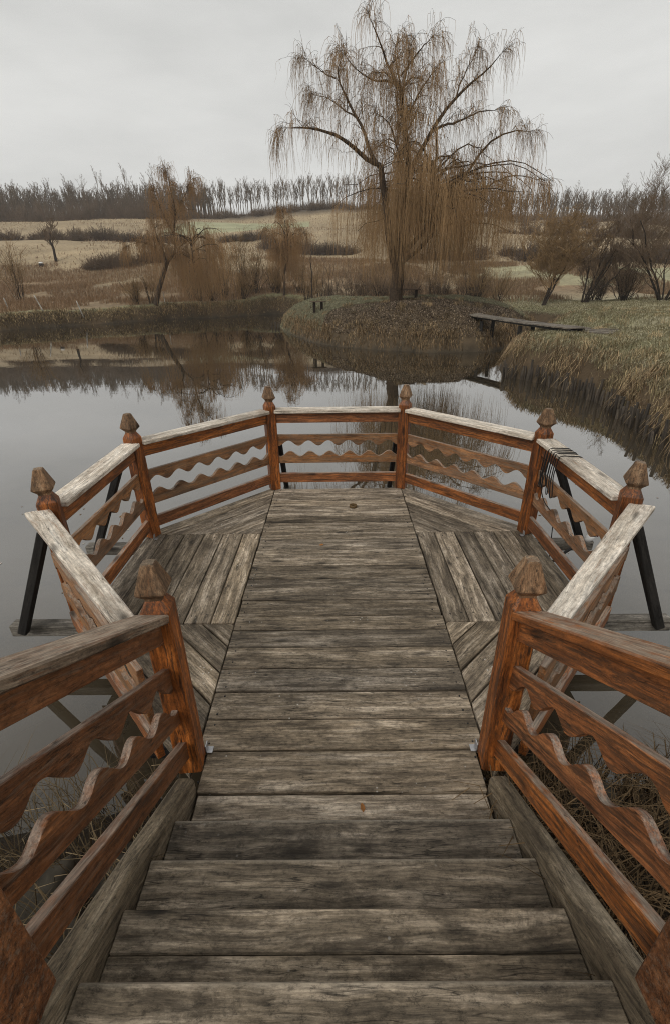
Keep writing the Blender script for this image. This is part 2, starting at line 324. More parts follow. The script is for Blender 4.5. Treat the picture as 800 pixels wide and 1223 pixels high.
def axis(lo, a, c, hi, st, gr):
    m_ = list(np.arange(a, c+1e-6, st)); s_, v_ = st, c
    while v_ < hi: s_ *= gr; v_ += s_; m_.append(v_)
    s_, v_ = st, a; pre = []
    while v_ > lo: s_ *= gr; v_ -= s_; pre.append(v_)
    return np.array(pre[::-1]+m_)
xs = axis(-1500, -30, 22, 1500, .27, 1.05); ys = axis(-300, -4, 55, 2200, .27, 1.033)
GX, GY = np.meshgrid(xs, ys); GZ, SP, SI, GD = hgt(GX, GY, True)
def field_col(X, Y, D):
    """turf, ploughland and stubble are different crops, so different colours"""
    tan = np.array([.325, .252, .158]); green = np.array([.33, .325, .2]); brown = np.array([.21, .135, .078]); meadow = np.array([.33, .3, .2]); litter = np.array([.11, .082, .055]); olive = np.array([.2, .17, .09])
    n1 = vnoise(X, Y, 11, 21); n2 = vnoise(X, Y, 2.5, 22); n3 = vnoise(X, Y, 30, 23); st_ = vnoise(X, Y*3.2, 9, 24)*.5+vnoise(X, Y*2.2, 3.2, 25)*.3+vnoise(X, Y*2, 1.1, 26)*.2
    c = brown[None]*(1-n1[:, None])+(tan*.72)[None]*n1[:, None]
    f = sstep(66, 84, D+8*(n1-.5))[:, None]; c = c*(1-f)+tan*f
    band = ((D > 142) & (D < 176) & (X > -62+.1*D) & (X < -8)); gm = (band*1.)[:, None]; c = c*(1-gm)+green*gm
    band = ((D > 60) & (D < 78) & (X > -9) & (X < 60)); gm = (band*sstep(.3, .6, n3))[:, None]*.8; c = c*(1-gm)+green*gm*1.05
    c = c*(.62+.76*st_[:, None])
    hill = sstep(183, 190, D+4*(n1-.5))[:, None]; c = c*(1-hill)+np.array([.075, .058, .042])*hill
    r = (sstep(2, 9, X)*sstep(58, 46, D))[:, None]; c = c*(1-r)+(meadow*(.75+.5*n2[:, None]))*r
    return c, n1, n2
def ground_col(X, Y, SP, SI, D):
    X, Y, SP, SI, D = (np.ravel(a) for a in (X, Y, SP, SI, D)); c, n1, n2 = field_col(X, Y, D)
    bank = np.array([.085, .06, .036]); top = np.array([.2, .19, .105])
    e = (sstep(2.2, .9, SP+1.0*(n2-.5)+(X > 4)*-2)*(D > 12)*(SP > 0))[:, None]; c = c*(1-e)+top*e*(.8+.4*n1[:, None])
    e = (sstep(1.15, .55, SP+.5*(n2-.5)))[:, None]; c = c*(1-e)+bank*e*(.7+.6*n2[:, None])
    i = (SI > 0); ic = np.array([.085, .062, .038])[None]*(.8+.4*n2[:, None]); tp = sstep(.0, 3., SI+2*(n1-.5)-.45*(X+1))[:, None]
    ic = ic*(1-tp)+np.array([.19, .2, .115])*tp; c = np.where(i[:, None], ic, c)
    nr = sstep(7, 1, Y)[:, None]*sstep(8, 4, np.abs(X))[:, None]; c = c*(1-nr)+np.array([.032, .024, .016])*nr  # near-shore mud, darkened further to paint in deep shade under the near rails
    wt = ((SP < 0) & (SI < 0))[:, None]; return np.where(wt, np.array([.045, .038, .028]), c)
nx, ny = len(xs), len(ys); idx = np.arange(nx*ny).reshape(ny, nx)
GF = np.stack([idx[:-1, :-1], idx[:-1, 1:], idx[1:, 1:], idx[1:, :-1]], -1).reshape(-1, 4)
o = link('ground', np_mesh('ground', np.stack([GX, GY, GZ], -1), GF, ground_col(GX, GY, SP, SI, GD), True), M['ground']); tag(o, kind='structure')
o = link('pond_water', np_mesh('pond_water', [(-60, -4, WZ), (30, -4, WZ), (30, 60, WZ), (-60, 60, WZ)], np.array([[0, 1, 2, 3]])), M['water']); tag(o, kind='structure')

# ------------------------------------------------------------------ the octagonal deck
PO = {'BL': (-.794, 3.762), 'BR': (.794, 3.762), 'ML': (-1.92, 2.556), 'MR': (1.92, 2.556), 'SL': (-1.92, 1.132), 'SR': (1.92, 1.132), 'FL': (-.8, 0), 'FR': (.8, 0)}
deck = thing('viewing_deck', 'octagonal deck of weathered grey planks standing over the pond', 'deck', (0, 1.9, -.06))
TH = .05
def plank(pts, grain, parent, mat, name='plank', z=0, th=TH, tilt=.0025):
    j = [random.uniform(-tilt, tilt) for _ in range(2)]
    P = [(x, y, z+j[0]+j[1]*i/len(pts)) for i, (x, y) in enumerate(pts)]
    zz = sum(q[2] for q in P)/len(P); P = [(q[0], q[1], zz) for q in P]
    return prism(name, P, (0, 0, -th), grain, mat, parent, .0045)
seams = [3.735, 3.582, 3.405, 3.243, 2.959, 2.81, 2.663, 2.447, 2.232, 1.948, 1.737, 1.607, 1.432, 1.229, 1.064, .878, .682, .486, .278, .074, -.165]
GAP = .0055; SX = .79
for a, c in zip(seams[:-1], seams[1:]):
    w = SX+random.uniform(-.004, .004)
    if a < .1: w = .735
    ga, gc = random.choice((.002, .004, .007, .008)), random.choice((.002, .004, .006))
    plank([(-w, c+gc), (w, c+gc), (w, a-ga), (-w, a-ga)], (1, 0, 0), deck, M['deck'])
plank([(-.728, -.166-.2), (.728, -.166-.2), (.728, -.165-GAP), (-.728, -.165-GAP)], (1, 0, 0), deck, M['deck'], z=-.012)
X0 = SX+.009
for s in (-1, 1):
    ex = [X0, .985, 1.19, 1.385, 1.59, 1.785, 1.975]
    for a, c in zip(ex[:-1], ex[1:]):
        plank([(s*(a+GAP), 1.15), (s*(c-GAP), 1.15), (s*(c-GAP), 2.562), (s*(a+GAP), 2.562)], (0, 1, 0), deck, M['deck'])
    y1 = 1.142; cs = [X0-y1+.012, -.10, .15, .41, .66, .875]
    for c0, c1 in zip(cs[:-1], cs[1:]):
        c0 += GAP*1.4; c1 -= GAP*1.4
        plank([(s*X0, X0-c0), (s*X0, X0-c1), (s*(y1+c1), y1), (s*(y1+c0), y1)], (s, 1, 0), deck, M['deck'])
    y2 = 2.57; cs = [X0+y2+.012, 3.62, 3.87, 4.12, 4.36, 4.6]
    for c0, c1 in zip(cs[:-1], cs[1:]):
        c0 += GAP*1.4; c1 -= GAP*1.4
        plank([(s*X0, c0-X0), (s*X0, c1-X0), (s*(c1-y2), y2), (s*(c0-y2), y2)], (s, -1, 0), deck, M['deck'])
for y in (1.265, 2.5):
    bar('beam', (-2.6, y, -.125), (2.6, y, -.125), .1, .11, M['beamw'], deck, .012)
for x in (-.7, .7):
    bar('joist', (x, .05, -.235), (x, 4.32, -.235), .1, .1, M['beamw'], deck, .01)
bar('beam', (-1.12, .2, -.125), (1.12, .2, -.125), .1, .11, M['black'], deck, .01)
bar('beam', (-1.02, 3.62, -.125), (1.02, 3.62, -.125), .1, .11, M['black'], deck, .01)
for (x, y) in ((-1.75, 1.25), (1.75, 1.25), (-1.75, 2.47), (1.75, 2.47), (-.7, 3.6), (.7, 3.6), (-.7, .35), (.7, .35)):
    bar('pile', (x, y+.13, -1.7), (x, y+.13, -.06), .15, .15, M['black'], deck, .015, (0, 1, 0))
for s in (-1, 1):
    for y in (1.155, 2.39):
        bar('brace', (s*2.44, y, -.08), (s*2.03, y, .8), .066, .066, M['black'], deck, .008, (0, 1, 0))
    bar('brace', (s*.7, 4.22, -.2), (s*.72, 3.9, .55), .06, .06, M['black'], deck, .008, (1, 0, 0))
# ------------------------------------------------------------------ railing round the deck
rail = thing('deck_railing', 'railing of wavy boards and pointed posts enclosing the octagonal deck', 'railing', (0, 1.9, 0))
def post(x, y, rot, parent, z0=.004, top=1.075, wid=.062, mat=None, fin=True):
    bm = bmesh.new(); pr = [(wid, z0), (wid, top-.035), (wid*.99, top-.028), (wid*.6, top+.022)]; rings = []
    for h, z in pr: rings.append([bm.verts.new((sx*h, sy*h, z)) for sx, sy in ((-1, -1), (1, -1), (1, 1), (-1, 1))])
    for a, c in zip(rings[:-1], rings[1:]):
        for i in range(4): bm.faces.new((a[i], a[(i+1) % 4], c[(i+1) % 4], c[i]))
    bm.faces.new(rings[0][::-1]); bm.faces.new(rings[-1])
    bmesh.ops.bevel(bm, geom=[e for e in bm.edges if abs(e.verts[0].co.z-e.verts[1].co.z) > .001], offset=.009, segments=1, affect='EDGES', clamp_overlap=True)
    mw = Matrix.Translation((x, y, 0)) @ Matrix.Rotation(rot+random.uniform(-.02, .02), 4, 'Z') @ Matrix.Rotation(random.uniform(-.006, .006), 4, 'X')
    p_ = link('post', bm_mesh(bm, 'post'), mat or M['post'], parent, mw)
    if fin:
        bm = bmesh.new(); pr = [(.60, .0225), (.62, .034), (1.03, .066), (1.02, .076), (.46, .19), (.40, .196)]; rings = []
        for h, z in pr: rings.append([bm.verts.new((sx*h*wid, sy*h*wid, top+z)) for sx, sy in ((-1, -1), (1, -1), (1, 1), (-1, 1))])
        for a, c in zip(rings[:-1], rings[1:]):
            for i in range(4): bm.faces.new((a[i], a[(i+1) % 4], c[(i+1) % 4], c[i]))
        bm.faces.new(rings[0][::-1]); bm.faces.new(rings[-1])
        bmesh.ops.bevel(bm, geom=[e for e in bm.edges if abs(e.verts[0].co.z-e.verts[1].co.z) > .001], offset=.006, segments=1, affect='EDGES', clamp_overlap=True)
        f_ = link('finial', bm_mesh(bm, 'finial'), M['finial']); f_.parent = p_
    return p_
def bracket(x, y, parent):
    bm = bmesh.new(); bmesh.ops.create_cube(bm, size=1); bmesh.ops.scale(bm, vec=(.03, .04, .005), verts=bm.verts)
    q = bmesh.ops.create_cube(bm, size=1)['verts']; bmesh.ops.scale(bm, vec=(.005, .04, .04), verts=q); bmesh.ops.translate(bm, vec=(.016*(-1 if x > 0 else 1)*-1, 0, .0285), verts=q)
    link('bracket', bm_mesh(bm, 'bracket'), M['metal'], parent, Matrix.Translation((x, y, .0085)))
rots = {'BL': R(22.5), 'BR': R(-22.5), 'ML': R(-22.5), 'MR': R(22.5), 'SL': R(22.5), 'SR': R(-22.5), 'FL': R(4), 'FR': R(-4)}
for k, (x, y) in PO.items(): post(x, y, rots[k], rail)
for s in (-1, 1): bracket(s*(.8-.08), .07, rail); bracket(s*1.85, 2.46, rail)
def wave(u, per, ph, amp): return amp*math.cos(2*math.pi*u/per+ph)
def bay(a, c, parent, per=.24, mats=('varnish', 'wavy', 'varnish'), capm='cap', slope=0., end=.06, wdt=.17, cut=None, capoff=.0, side=1, ph=0.):
    A, C = Vector((*a, 0)), Vector((*c, 0)); d = (C-A); Ln = d.length; d.normalize(); n = Vector((-d.y, d.x, 0))*side
    g = (d+Vector((0, 0, slope))).normalized()
    def pt(u, z, o=0): return A+d*u+n*o+Vector((0, 0, z+slope*u))
    def board(name, zs0, zs1, th, mat, o=0, wav=None):
        N = int((Ln-2*end)/per*12); us = [end+(Ln-2*end)*i/N for i in range(N+1)]
        lo = [pt(u, zs0(u), o-th/2) for u in us] if wav == 'lo' else [pt(end, zs0(end), o-th/2), pt(Ln-end, zs0(Ln-end), o-th/2)]
        hi = [pt(u, zs1(u), o-th/2) for u in us] if wav == 'hi' else [pt(end, zs1(end), o-th/2), pt(Ln-end, zs1(Ln-end), o-th/2)]
        return prism(name, lo+hi[::-1], n*th, g, mat, parent, .003)
    k = lambda v: (lambda u: v)
    amp = .04 if slope else .035
    board('bottom_rail', k(.085), k(.205), .04, M[mats[2]])
    board('wavy_board', k(.34), lambda u: .455+wave(u, per, ph, amp), .032, M[mats[1]], wav='hi')
    board('wavy_board', lambda u: .595+wave(u, per, ph+.35, amp), k(.70), .032, M[mats[1]], wav='lo')
    board('top_rail', k(.845), k(.968), .045, M[mats[0]])
    z0, z1 = .970, 1.008
    if cut:   # ends sawn along the x axis
        q = []
        sx_ = 1 if a[0] > 0 else -1
        q = [(sx_*x_, y_, z1) for x_, y_ in cut]
        prism('handrail', q, (0, 0, z0-z1), d, M[capm], parent, .006)
    else:
        nz = n.cross(g) if side < 0 else g.cross(n); nz = nz if nz.z > 0 else -nz
        q = [pt(end+.002, z1, capoff-wdt/2), pt(Ln-end-.002, z1, capoff-wdt/2), pt(Ln-end-.002, z1, capoff+wdt/2), pt(end+.002, z1, capoff+wdt/2)]
        prism('handrail', q, -nz*(z1-z0), g, M[capm], parent, .006)
bay(PO['BL'], PO['BR'], rail, ph=.6)
bay(PO['ML'], PO['BL'], rail, ph=2.); bay(PO['MR'], PO['BR'], rail, side=-1, ph=1.2)
bay(PO['SL'], PO['ML'], rail, ph=.3); bay(PO['SR'], PO['MR'], rail, side=-1, ph=.9)
CUT = [(.872, -.05), (1.9, 1.1), (2.03, 1.035), (.985, -.062)]
bay((-.93, -.04), (-1.945, 1.06), rail, end=.012, cut=CUT, ph=1.); bay((.93, -.04), (1.945, 1.06), rail, end=.012, cut=CUT, side=-1, ph=.2)
# ------------------------------------------------------------------ stairs and their rails
stairs = thing('wooden_stairs', 'worn grey timber stairs leading down to the octagonal deck', 'stairs', (0, -.9, .3))
steps = [(-.408, .185), (-.634, .32), (-.836, .425), (-1.066, .57), (-1.285, .70), (-1.50, .83)]
for i, (y, z) in enumerate(steps):
    w = .738 if i < 4 else .86
    for a_, c_ in (((0, .118), (.1215, .29)) if i == 2 else ((0, .29),)):   # one tread is two boards
        plank([(-w, y-c_), (w, y-c_), (w, y-a_), (-w, y-a_)], (1, 0, 0), stairs, M['step'], 'tread', z=z, th=.075, tilt=.002)
for s in (-1, 1):
    f = lambda y: -.6*y-.005
    pts = [(s*.742, -.13, f(-.13)), (s*.742, -1.22, f(-1.22)), (s*.742, -1.22, f(-1.22)-.26), (s*.742, -.13, f(-.13)-.22)]
    prism('stringer', pts, (s*.092, 0, 0), (0, -1, .6), M['stringer'], stairs, .016)
for s, m_, lab in ((-1, 'brown', 'brown wooden railing with wavy boards on the left side of the stairs'), (1, 'varnish', 'orange varnished railing with wavy boards on the right side of the stairs')):
    sr = thing('stair_railing', lab, 'railing', (s*.8, -.6, .4), None)
    bay((s*.8, 0), (s*.8, -1.17), sr, per=.225, mats=(m_, 'brown' if s < 0 else 'varnish', m_), capm='cap_grey' if s < 0 else 'cap_stair', slope=.6, end=.06, wdt=.145, side=-s, capoff=0, ph=.4)
    post(s*.8, -1.17, 0, sr, z0=.715, top=1.8, wid=.065, mat=M['brown'], fin=True)
# ------------------------------------------------------------------ small things on the deck
def curve_mesh(paths, r, sides=5):
    ps = []
    for P in paths:
        P = resample(P, max(12, len(P)*5)); ps.append(tubes(P[None], np.full((1, len(P)), r), sides))
    return join(ps)
cp = []
for i in range(5):
    y = 2.0+.05*i+random.uniform(-.01, .01); dy = random.uniform(-.03, .03); l1 = .36-.04*i*random.random(); l2 = .2+random.uniform(-.05, .08)
    cp.append([(1.835-.01*i, y+dy, 1.0-l1), (1.825, y+.03, 1.0-l1*.5), (1.83, y+.01, .995), (1.838, y, 1.016), (1.92, y-.02, 1.017), (2.004, y-.03+dy, 1.016), (2.012, y-.03, .99), (2.03, y-.06, 1.0-l2*.6), (2.03, y-.05+dy, 1.0-l2), (2.02, y-.02, 1.0-l2*.55), (2.014, y-.01, .97)])
    cp.append([(1.835-.01*i, y+dy, 1.0-l1), (1.83, y+dy+.03, 1.0-l1-.03), (1.82, y+dy+.05, 1.0-l1*.7), (1.826, y+.05, .97)])
cp.append([(1.826, 2.2, .97), (1.82, 2.24, .7), (1.87, 2.2, .5), (1.985, 2.18, .38), (2.02, 2.2, .1), (2.06, 2.22, -.2)])
V, F = curve_mesh(cp, .0045)
tag(link('cord_coil', np_mesh('cord_coil', V, F, smooth=True), M['cord']), 'loops of thin black cord slung over the right handrail', 'cord')
rod = thing('float_rod', 'dark rod with white and red tip leaning outside the right railing', 'rod', (2.12, 2.3, -.2))
V, F = curve_mesh([[(2.1, 2.32, -.27), (2.24, 2.3, -.1), (2.4, 2.29, .04)]], .014, 8); link('shaft', np_mesh('shaft', V, F, smooth=True), M['dark'], rod)
bm = bmesh.new(); bmesh.ops.create_uvsphere(bm, u_segments=12, v_segments=8, radius=.045); bmesh.ops.scale(bm, vec=(1.3, .8, .8), verts=bm.verts)
link('white_tip', bm_mesh(bm, 'white_tip', True), M['white'], rod, Matrix.Translation((2.44, 2.288, .07)) @ Matrix.Rotation(-.7, 4, 'Y'))
bm = bmesh.new(); bmesh.ops.create_cone(bm, segments=12, radius1=.03, radius2=.022, depth=.05, cap_ends=True)
link('red_cap', bm_mesh(bm, 'red_cap', True), M['red'], rod, Matrix.Translation((2.5, 2.283, .12)) @ Matrix.Rotation(.85, 4, 'Y'))
bm = bmesh.new(); th = [2*math.pi*i/28 for i in range(28)]; rg = []
for r_, z_ in ((.034, 0), (.043, .004), (.043, .03), (.034, .034), (.029, .03), (.029, .004)): rg.append([bm.verts.new((r_*math.cos(a), r_*math.sin(a), z_)) for a in th])
for k in range(6):
    a, c = rg[k], rg[(k+1) % 6]
    for i in range(28): bm.faces.new((a[i], a[(i+1) % 28], c[(i+1) % 28], c[i]))
tag(link('small_ring', bm_mesh(bm, 'small_ring', True), M['rope'], None, Matrix.Translation((.17, 3.17, .004))), 'small brown ring lying on the planks near the far railing', 'ring')
for i, (x, y, z, lab) in enumerate(((-.17, 2.3, .006, 'small orange fallen leaf on the middle of the deck'), (.1, -.25, .0, 'reddish curled leaf on the deck edge just before the first stair'))):
    V = np.array([(-.022, 0, 0), (-.006, .011, .006), (.012, .009, .008), (.026, 0, .003), (.012, -.01, .001), (-.006, -.012, .002)])
    tag(link('fallen_leaf', np_mesh('fallen_leaf', V, [np.array([(0, 1, 5)]), np.array([(1, 2, 4, 5)]), np.array([(2, 3, 4)])]), M['leaf'], None, Matrix.Translation((x, y, z+.004)) @ Matrix.Rotation(i*1.3+.4, 4, 'Z')), lab, 'leaf')
# ------------------------------------------------------------------ footbridge, benches, stakes, fence posts
fb = thing('footbridge', 'low plank footbridge joining the willow mound to the right bank', 'footbridge', (7.2, 19, 1))
A, C = Vector((6.1, 23.4, 1.08)), Vector((8.35, 15.6, .9)); d = (C-A); Ln = d.length; d.normalize(); n = Vector((d.y, -d.x, 0)).normalized()*-1
W2 = .42; NP = 40
for i in range(NP):
    u0, u1 = Ln*i/NP+.006, Ln*(i+1)/NP-.006; e = W2+random.uniform(-.02, .02); zz = Vector((0, 0, random.uniform(-.008, .008)-.05*math.sin(math.pi*i/NP)))
    prism('plank', [A+d*u0-n*e+zz, A+d*u1-n*e+zz, A+d*u1+n*e+zz, A+d*u0+n*e+zz], (0, 0, -.045), n, M['bridge'], fb, .004)
for s in (-.3, .3): bar('beam', A+n*s+Vector((0, 0, -.1)), C+n*s+Vector((0, 0, -.1)), .12, .1, M['black'], fb, .01)
for u in (2.6, 5.4):
    for s in (-.3, .3): q = A+d*u+n*s; bar('pile', (q.x, q.y, -1.4), (q.x, q.y, .78), .13, .13, M['black'], fb, .012, (0, 1, 0))
# the landing of paler boards on the right bank
lp = thing('landing_boards', 'pale boards lying on the turf at the right end of the footbridge', 'boardwalk', (9.6, 16.6, 1))
for i in range(7):
    x = 8.9+.24*i; y = 15.9+.33*i; g = max(grd(x-.4, y+.3), grd(x+.4, y-.3), grd(x, y))+.1
    prism('plank', [(x-.45, y+.45, g), (x-.31, y+.58, g), (x+.55, y-.42, g), (x+.41, y-.55, g)], (0, 0, -.04), (.86, -.97, 0), M['bridge'], lp, .004)
def bench(x, y, rz, w, lab):
    z = max(grd(x-.4, y), grd(x+.4, y), grd(x, y)); t_ = thing('bench', lab, 'bench', (x, y, z))
    c, s = math.cos(rz), math.sin(rz); P = lambda a, e, h: (x+a*c-e*s, y+a*s+e*c, z+h)
    for e in (-.11, .11): bar('seat_board', P(-w/2, e, .44), P(w/2, e, .44), .19, .045, M['twigdark'], t_, .006)
    for a in (-w/2+.22, w/2-.22): bar('leg', P(a, 0, -.15), P(a, 0, .415), .06, .16, M['darkbark'], t_, .006, (c, s, 0))
bench(3.75, 26.3, .05, 1.7, 'low dark wooden bench behind the trunk of the big weeping willow')
bench(-1.05, 28.6, .3, .9, 'small dark bench standing on the left slope of the grassy mound')
def stake_mesh(h, r):
    P = np.zeros((1, 5, 3)); P[0, :, 2] = np.linspace(0, h, 5); P[0, 1:, 0] += rng.normal(0, .008, 4); rr = np.array([[r*.9, r, r*1.02, r*.93, r*.8]])
    V, F = tubes(P, rr, 7); V = np.r_[V, [P[0, -1]+[0, 0, r*.15]]]; k = len(V)-1
    return np_mesh('stake', V, [F, np.array([(28+i, 28+(i+1) % 7, k) for i in range(7)])], smooth=False)
SM = [stake_mesh(random.uniform(1.25, 1.5), random.uniform(.028, .046)) for _ in range(8)]
for me in SM: me.materials.append(M['stake'])
def palisade(pts, step, lab, top=.1):
    pts = np.array(pts, float); dd = np.r_[0, np.cumsum(np.linalg.norm(np.diff(pts, axis=0), axis=1))]; t_ = thing('palisade', lab, 'palisade', (*pts[0], WZ))
    s = 0
    while s < dd[-1]:
        x = np.interp(s, dd, pts[:, 0]); y = np.interp(s, dd, pts[:, 1]); me = random.choice(SM)
        z = top+random.uniform(-.22, .03)-1.42
        o = bpy.data.objects.new('stake', me); col.objects.link(o); o.parent = t_
        o.location = Vector((x+random.uniform(-.03, .03), y+random.uniform(-.03, .03), z))-t_.location; o.rotation_euler = (random.gauss(0, .05), random.gauss(0, .05), random.uniform(0, 6.3)); s += step*random.uniform(.8, 1.25)
palisade([(5.55, 14.2), (5.6, 13.75), (6.22, 12.7), (6.52, 11.2), (6.56, 9.7), (6.22, 8), (6.02, 6.9), (5.92, 6.3), (5.65, 4.6)], .078, 'row of dark round stakes holding up the right bank at the waterline')
palisade([(-4.9, 36.3), (-4.4, 35.4), (-4.0, 34.2)], .28, 'few short stakes in the water at the left tip of the willow mound', .05)
def post_thing(x, y, h, lean, lab, mat='fencepost', r=.05, g='leaning fence posts on the left bank', name='fence_post'):
    P = np.zeros((1, 5, 3)); P[0, :, 2] = np.linspace(-.3, h, 5); P[0, :, 0] = lean*np.linspace(0, 1, 5)*h
    V, F = tubes(P, np.array([[r, r, r, r*.95, r*.8]]), 8)
    o = link(name, np_mesh(name, V, [F, np.array([[32+i for i in range(8)]])]), M[mat], None, Matrix.Translation((x, y, grd(x, y)))); tag(o, lab, 'post', g)
post_thing(-26.0, 38.6, 1.0, -.18, 'leaning pale fence post on the left bank, nearest the left edge of the photo')
post_thing(-23.7, 39.4, 1.2, -.42, 'pale fence post leaning most steeply, middle one of the three on the left bank')
post_thing(-21.3, 40.9, 1.35, -.27, 'tallest leaning pale fence post, rightmost of the three on the left bank')
post_thing(-16.6, 47.9, 1.1, -.05, 'upright pale post beside the foot of the left willow trunk')
post_thing(14.6, 33.0, .75, 0, 'small white marker post on the far side of the channel, beyond the footbridge', 'white', .05, None, 'marker_post')
bx = thing('hive_box', 'small white topped dark box standing in the field near the lone bare tree', 'box', (-47.4, 83, grd(-47.4, 83)))
bar('box_body', (-47.4, 83, bx.location.z-.2), (-47.4, 83, bx.location.z+.35), .6, .6, M['dark'], bx, .03, (0, 1, 0))
bar('box_lid', (-47.4, 83, bx.location.z+.353), (-47.4, 83, bx.location.z+.62), .56, .56, M['white'], bx, .12, (0, 1, 0))

# ------------------------------------------------------------------ trees
def unit(v): return v/(np.linalg.norm(v)+1e-9)
def weeper(limbs, base, name, label, group=None, twig='willow', curtain=None, seed=1, dens=1., lowz=.8, upr=.0062, scale=1.):
    """a willow: limbs traced as 3-D polylines, arching side shoots, and hanging withes"""
    g = np.random.default_rng(seed); t_ = thing(name, label, 'tree', base, group); B = np.array(base)
    trunks, lim, shoots, wst = [], [], [], []
    for kind, pts, ra, rb in limbs:
        k = 14; P = resample(pts, k); tt = np.linspace(0, 1, k); rr = (ra*(1-tt)**.8+rb*(1-(1-tt)**.8))*(1 if kind == 'trunk' else .82)
        if kind == 'trunk' and pts[0][2] < base[2]+.5: P[0, 2] -= .35; rr[0] *= 1.35
        P += g.normal(0, .012, P.shape)*(np.arange(k) > 0)[:, None]
        (trunks if kind == 'trunk' else lim).append((P, rr))
    def arc(p0, dr, ln, up_, dn, n=7):
        s = np.linspace(0, 1, n); kink = g.normal(0, .035*ln, (n, 3)).cumsum(0)*.6; kink -= kink[0]
        return p0+dr*(ln*s)[:, None]+np.array([0, 0, 1.])*(ln*(up_*s-dn*s**2.3))[:, None]+kink
    def along(Q, u):
        x = u*(len(Q)-1); i = min(int(x), len(Q)-2); f = x-i; return Q[i]*(1-f)+Q[i+1]*f, unit(Q[i+1]-Q[i])
    for P, rr in lim:
        Ls = np.linalg.norm(np.diff(P, axis=0), axis=1).sum()
        if rr[-1] > .05: continue
        L1 = []
        for _ in range(int(Ls*4.2*dens)):
            u = g.uniform(.15, 1); p0, tg = along(P, u); az = g.uniform(0, 6.28); dr = unit(tg*g.uniform(.2, .9)+np.array([math.cos(az), math.sin(az), g.uniform(.0, 1.3)]))
            L1.append((arc(p0, dr, g.uniform(.4, 1.5)*scale*(1.15-.75*u), .1, g.uniform(.15, .5)), min(float(np.interp(u, np.linspace(0, 1, 14), rr))*.5, .02*scale)))
        for _ in range(6): L1.append((arc(P[-1], unit(unit(P[-1]-P[-2])+g.normal(0, .4, 3)), g.uniform(.25, .7)*scale, .15, .25), .008*scale))
        for sh, r_ in list(L1):
            for _ in range(int(g.integers(2, 5)*dens)):
                p0, tg = along(sh, g.uniform(.2, 1)); dr = unit(tg+g.normal(0, .55, 3)); L1.append((arc(p0, dr, g.uniform(.3, .95)*scale, .2, g.uniform(.2, .7)), .006*scale))
        shoots += L1
    starts, dirs, lens = [], [], []
    for sh, r_ in shoots:
        for _ in range(int(g.integers(2, 6)*dens)):
            p0, tg = along(sh, g.uniform(.1, 1)); starts.append(p0); az = g.uniform(0, 6.28)
            dirs.append(tg*.8+np.array([math.cos(az), math.sin(az), 0])*.5); lens.append((.15+g.gamma(1.8, .38))*scale)
    boughs = []
    if curtain:
        cx_, cy_, cz_, n_, rmin, rmax, per, ldrop = curtain
        for j in range(n_):
            az = 2*np.pi*(j+g.uniform(-.4, .4))/n_; rad = g.uniform(rmin, rmax); s = np.linspace(0, 1, 9); rise = g.uniform(.2, 1.3)*scale
            P = np.stack([cx_+math.cos(az)*rad*s, cy_+math.sin(az)*rad*s, cz_+g.uniform(-1.4, .9)*scale+rise*np.sin(s*np.pi*.8)-.35*rad*.3*s**3], 1)+g.normal(0, .07*scale, (9, 3))*s[:, None]
            boughs.append((P, .045*scale))
            for _ in range(per):
                if _ % 9 == 0: uc = g.uniform(.12, 1)**.65; jt = g.normal(0, .3*scale, 3)*[1, 1, .9]; lf = g.uniform(.35, 1.05)
                u = float(np.clip(uc+g.normal(0, .035), .05, 1)); i = min(int(u*8), 7); f = u*8-i; p = P[i]*(1-f)+P[i+1]*f+jt+g.normal(0, .1*scale, 3)*[1, 1, 1.5]
                starts.append(p); a2 = g.uniform(0, 6.28); dirs.append(np.array([math.cos(az), math.sin(az), 0])*.6+np.array([math.cos(a2), math.sin(a2), 0])*.8)
                lens.append(max(.5, (p[2]-base[2]-lowz)*min(1.03, lf*g.uniform(.7, 1.15))*ldrop))
    S_, D_, L_ = np.array(starts), np.array(dirs), np.array(lens)
    L_ = np.minimum(L_, np.maximum(.25, S_[:, 2]-base[2]-lowz*g.uniform(.6, 1.5, len(L_)))); s = np.linspace(0, 1, 7)[None, :, None]
    out = np.minimum(.38*scale, L_*.24)[:, None, None]*(1-np.exp(-3.5*s))
    sw = g.normal(0, .05*scale, (len(S_), 1, 3))*[1, 1, 0]; sw2 = g.normal(0, .03*scale, (len(S_), 1, 3))*[1, 1, 0]
    P = S_[:, None]+D_[:, None]*out+np.array([0, 0, -1.])*(L_[:, None, None]*(.15*s+.85*s**1.35))+sw*L_[:, None, None]*s**1.5+sw2*np.sin(s*7)
    tr = [tubes(p[None], r[None], 9) for p, r in trunks]+[]
    V, F = join(tr); tk = link('trunk', np_mesh('trunk', V-B, F, smooth=True), M['bark'], t_)
    tk.location = (0, 0, 0)
    V, F = join([tubes(p[None], r[None], 6) for p, r in lim]+([tubes(np.array([p for p, r in boughs]), np.array([np.linspace(r, .01, 9) for p, r in boughs]), 4)] if boughs else [])+[tubes(np.array([p for p, r in shoots]), np.array([np.linspace(r, .004, 7) for p, r in shoots]), 3)])
    o_ = link('branches', np_mesh('branches', V-B, F, smooth=True), M['bark'], t_); o_.location = (0, 0, 0)
    rr = upr*np.linspace(1.1, .5, 7)[None]*g.uniform(.7, 1.25, (len(S_), 1)); V, F = tubes(P, rr, 3)
    o_ = link('crown', np_mesh('crown', V-B, F), M[twig], t_); o_.location = (0, 0, 0)
    return t_
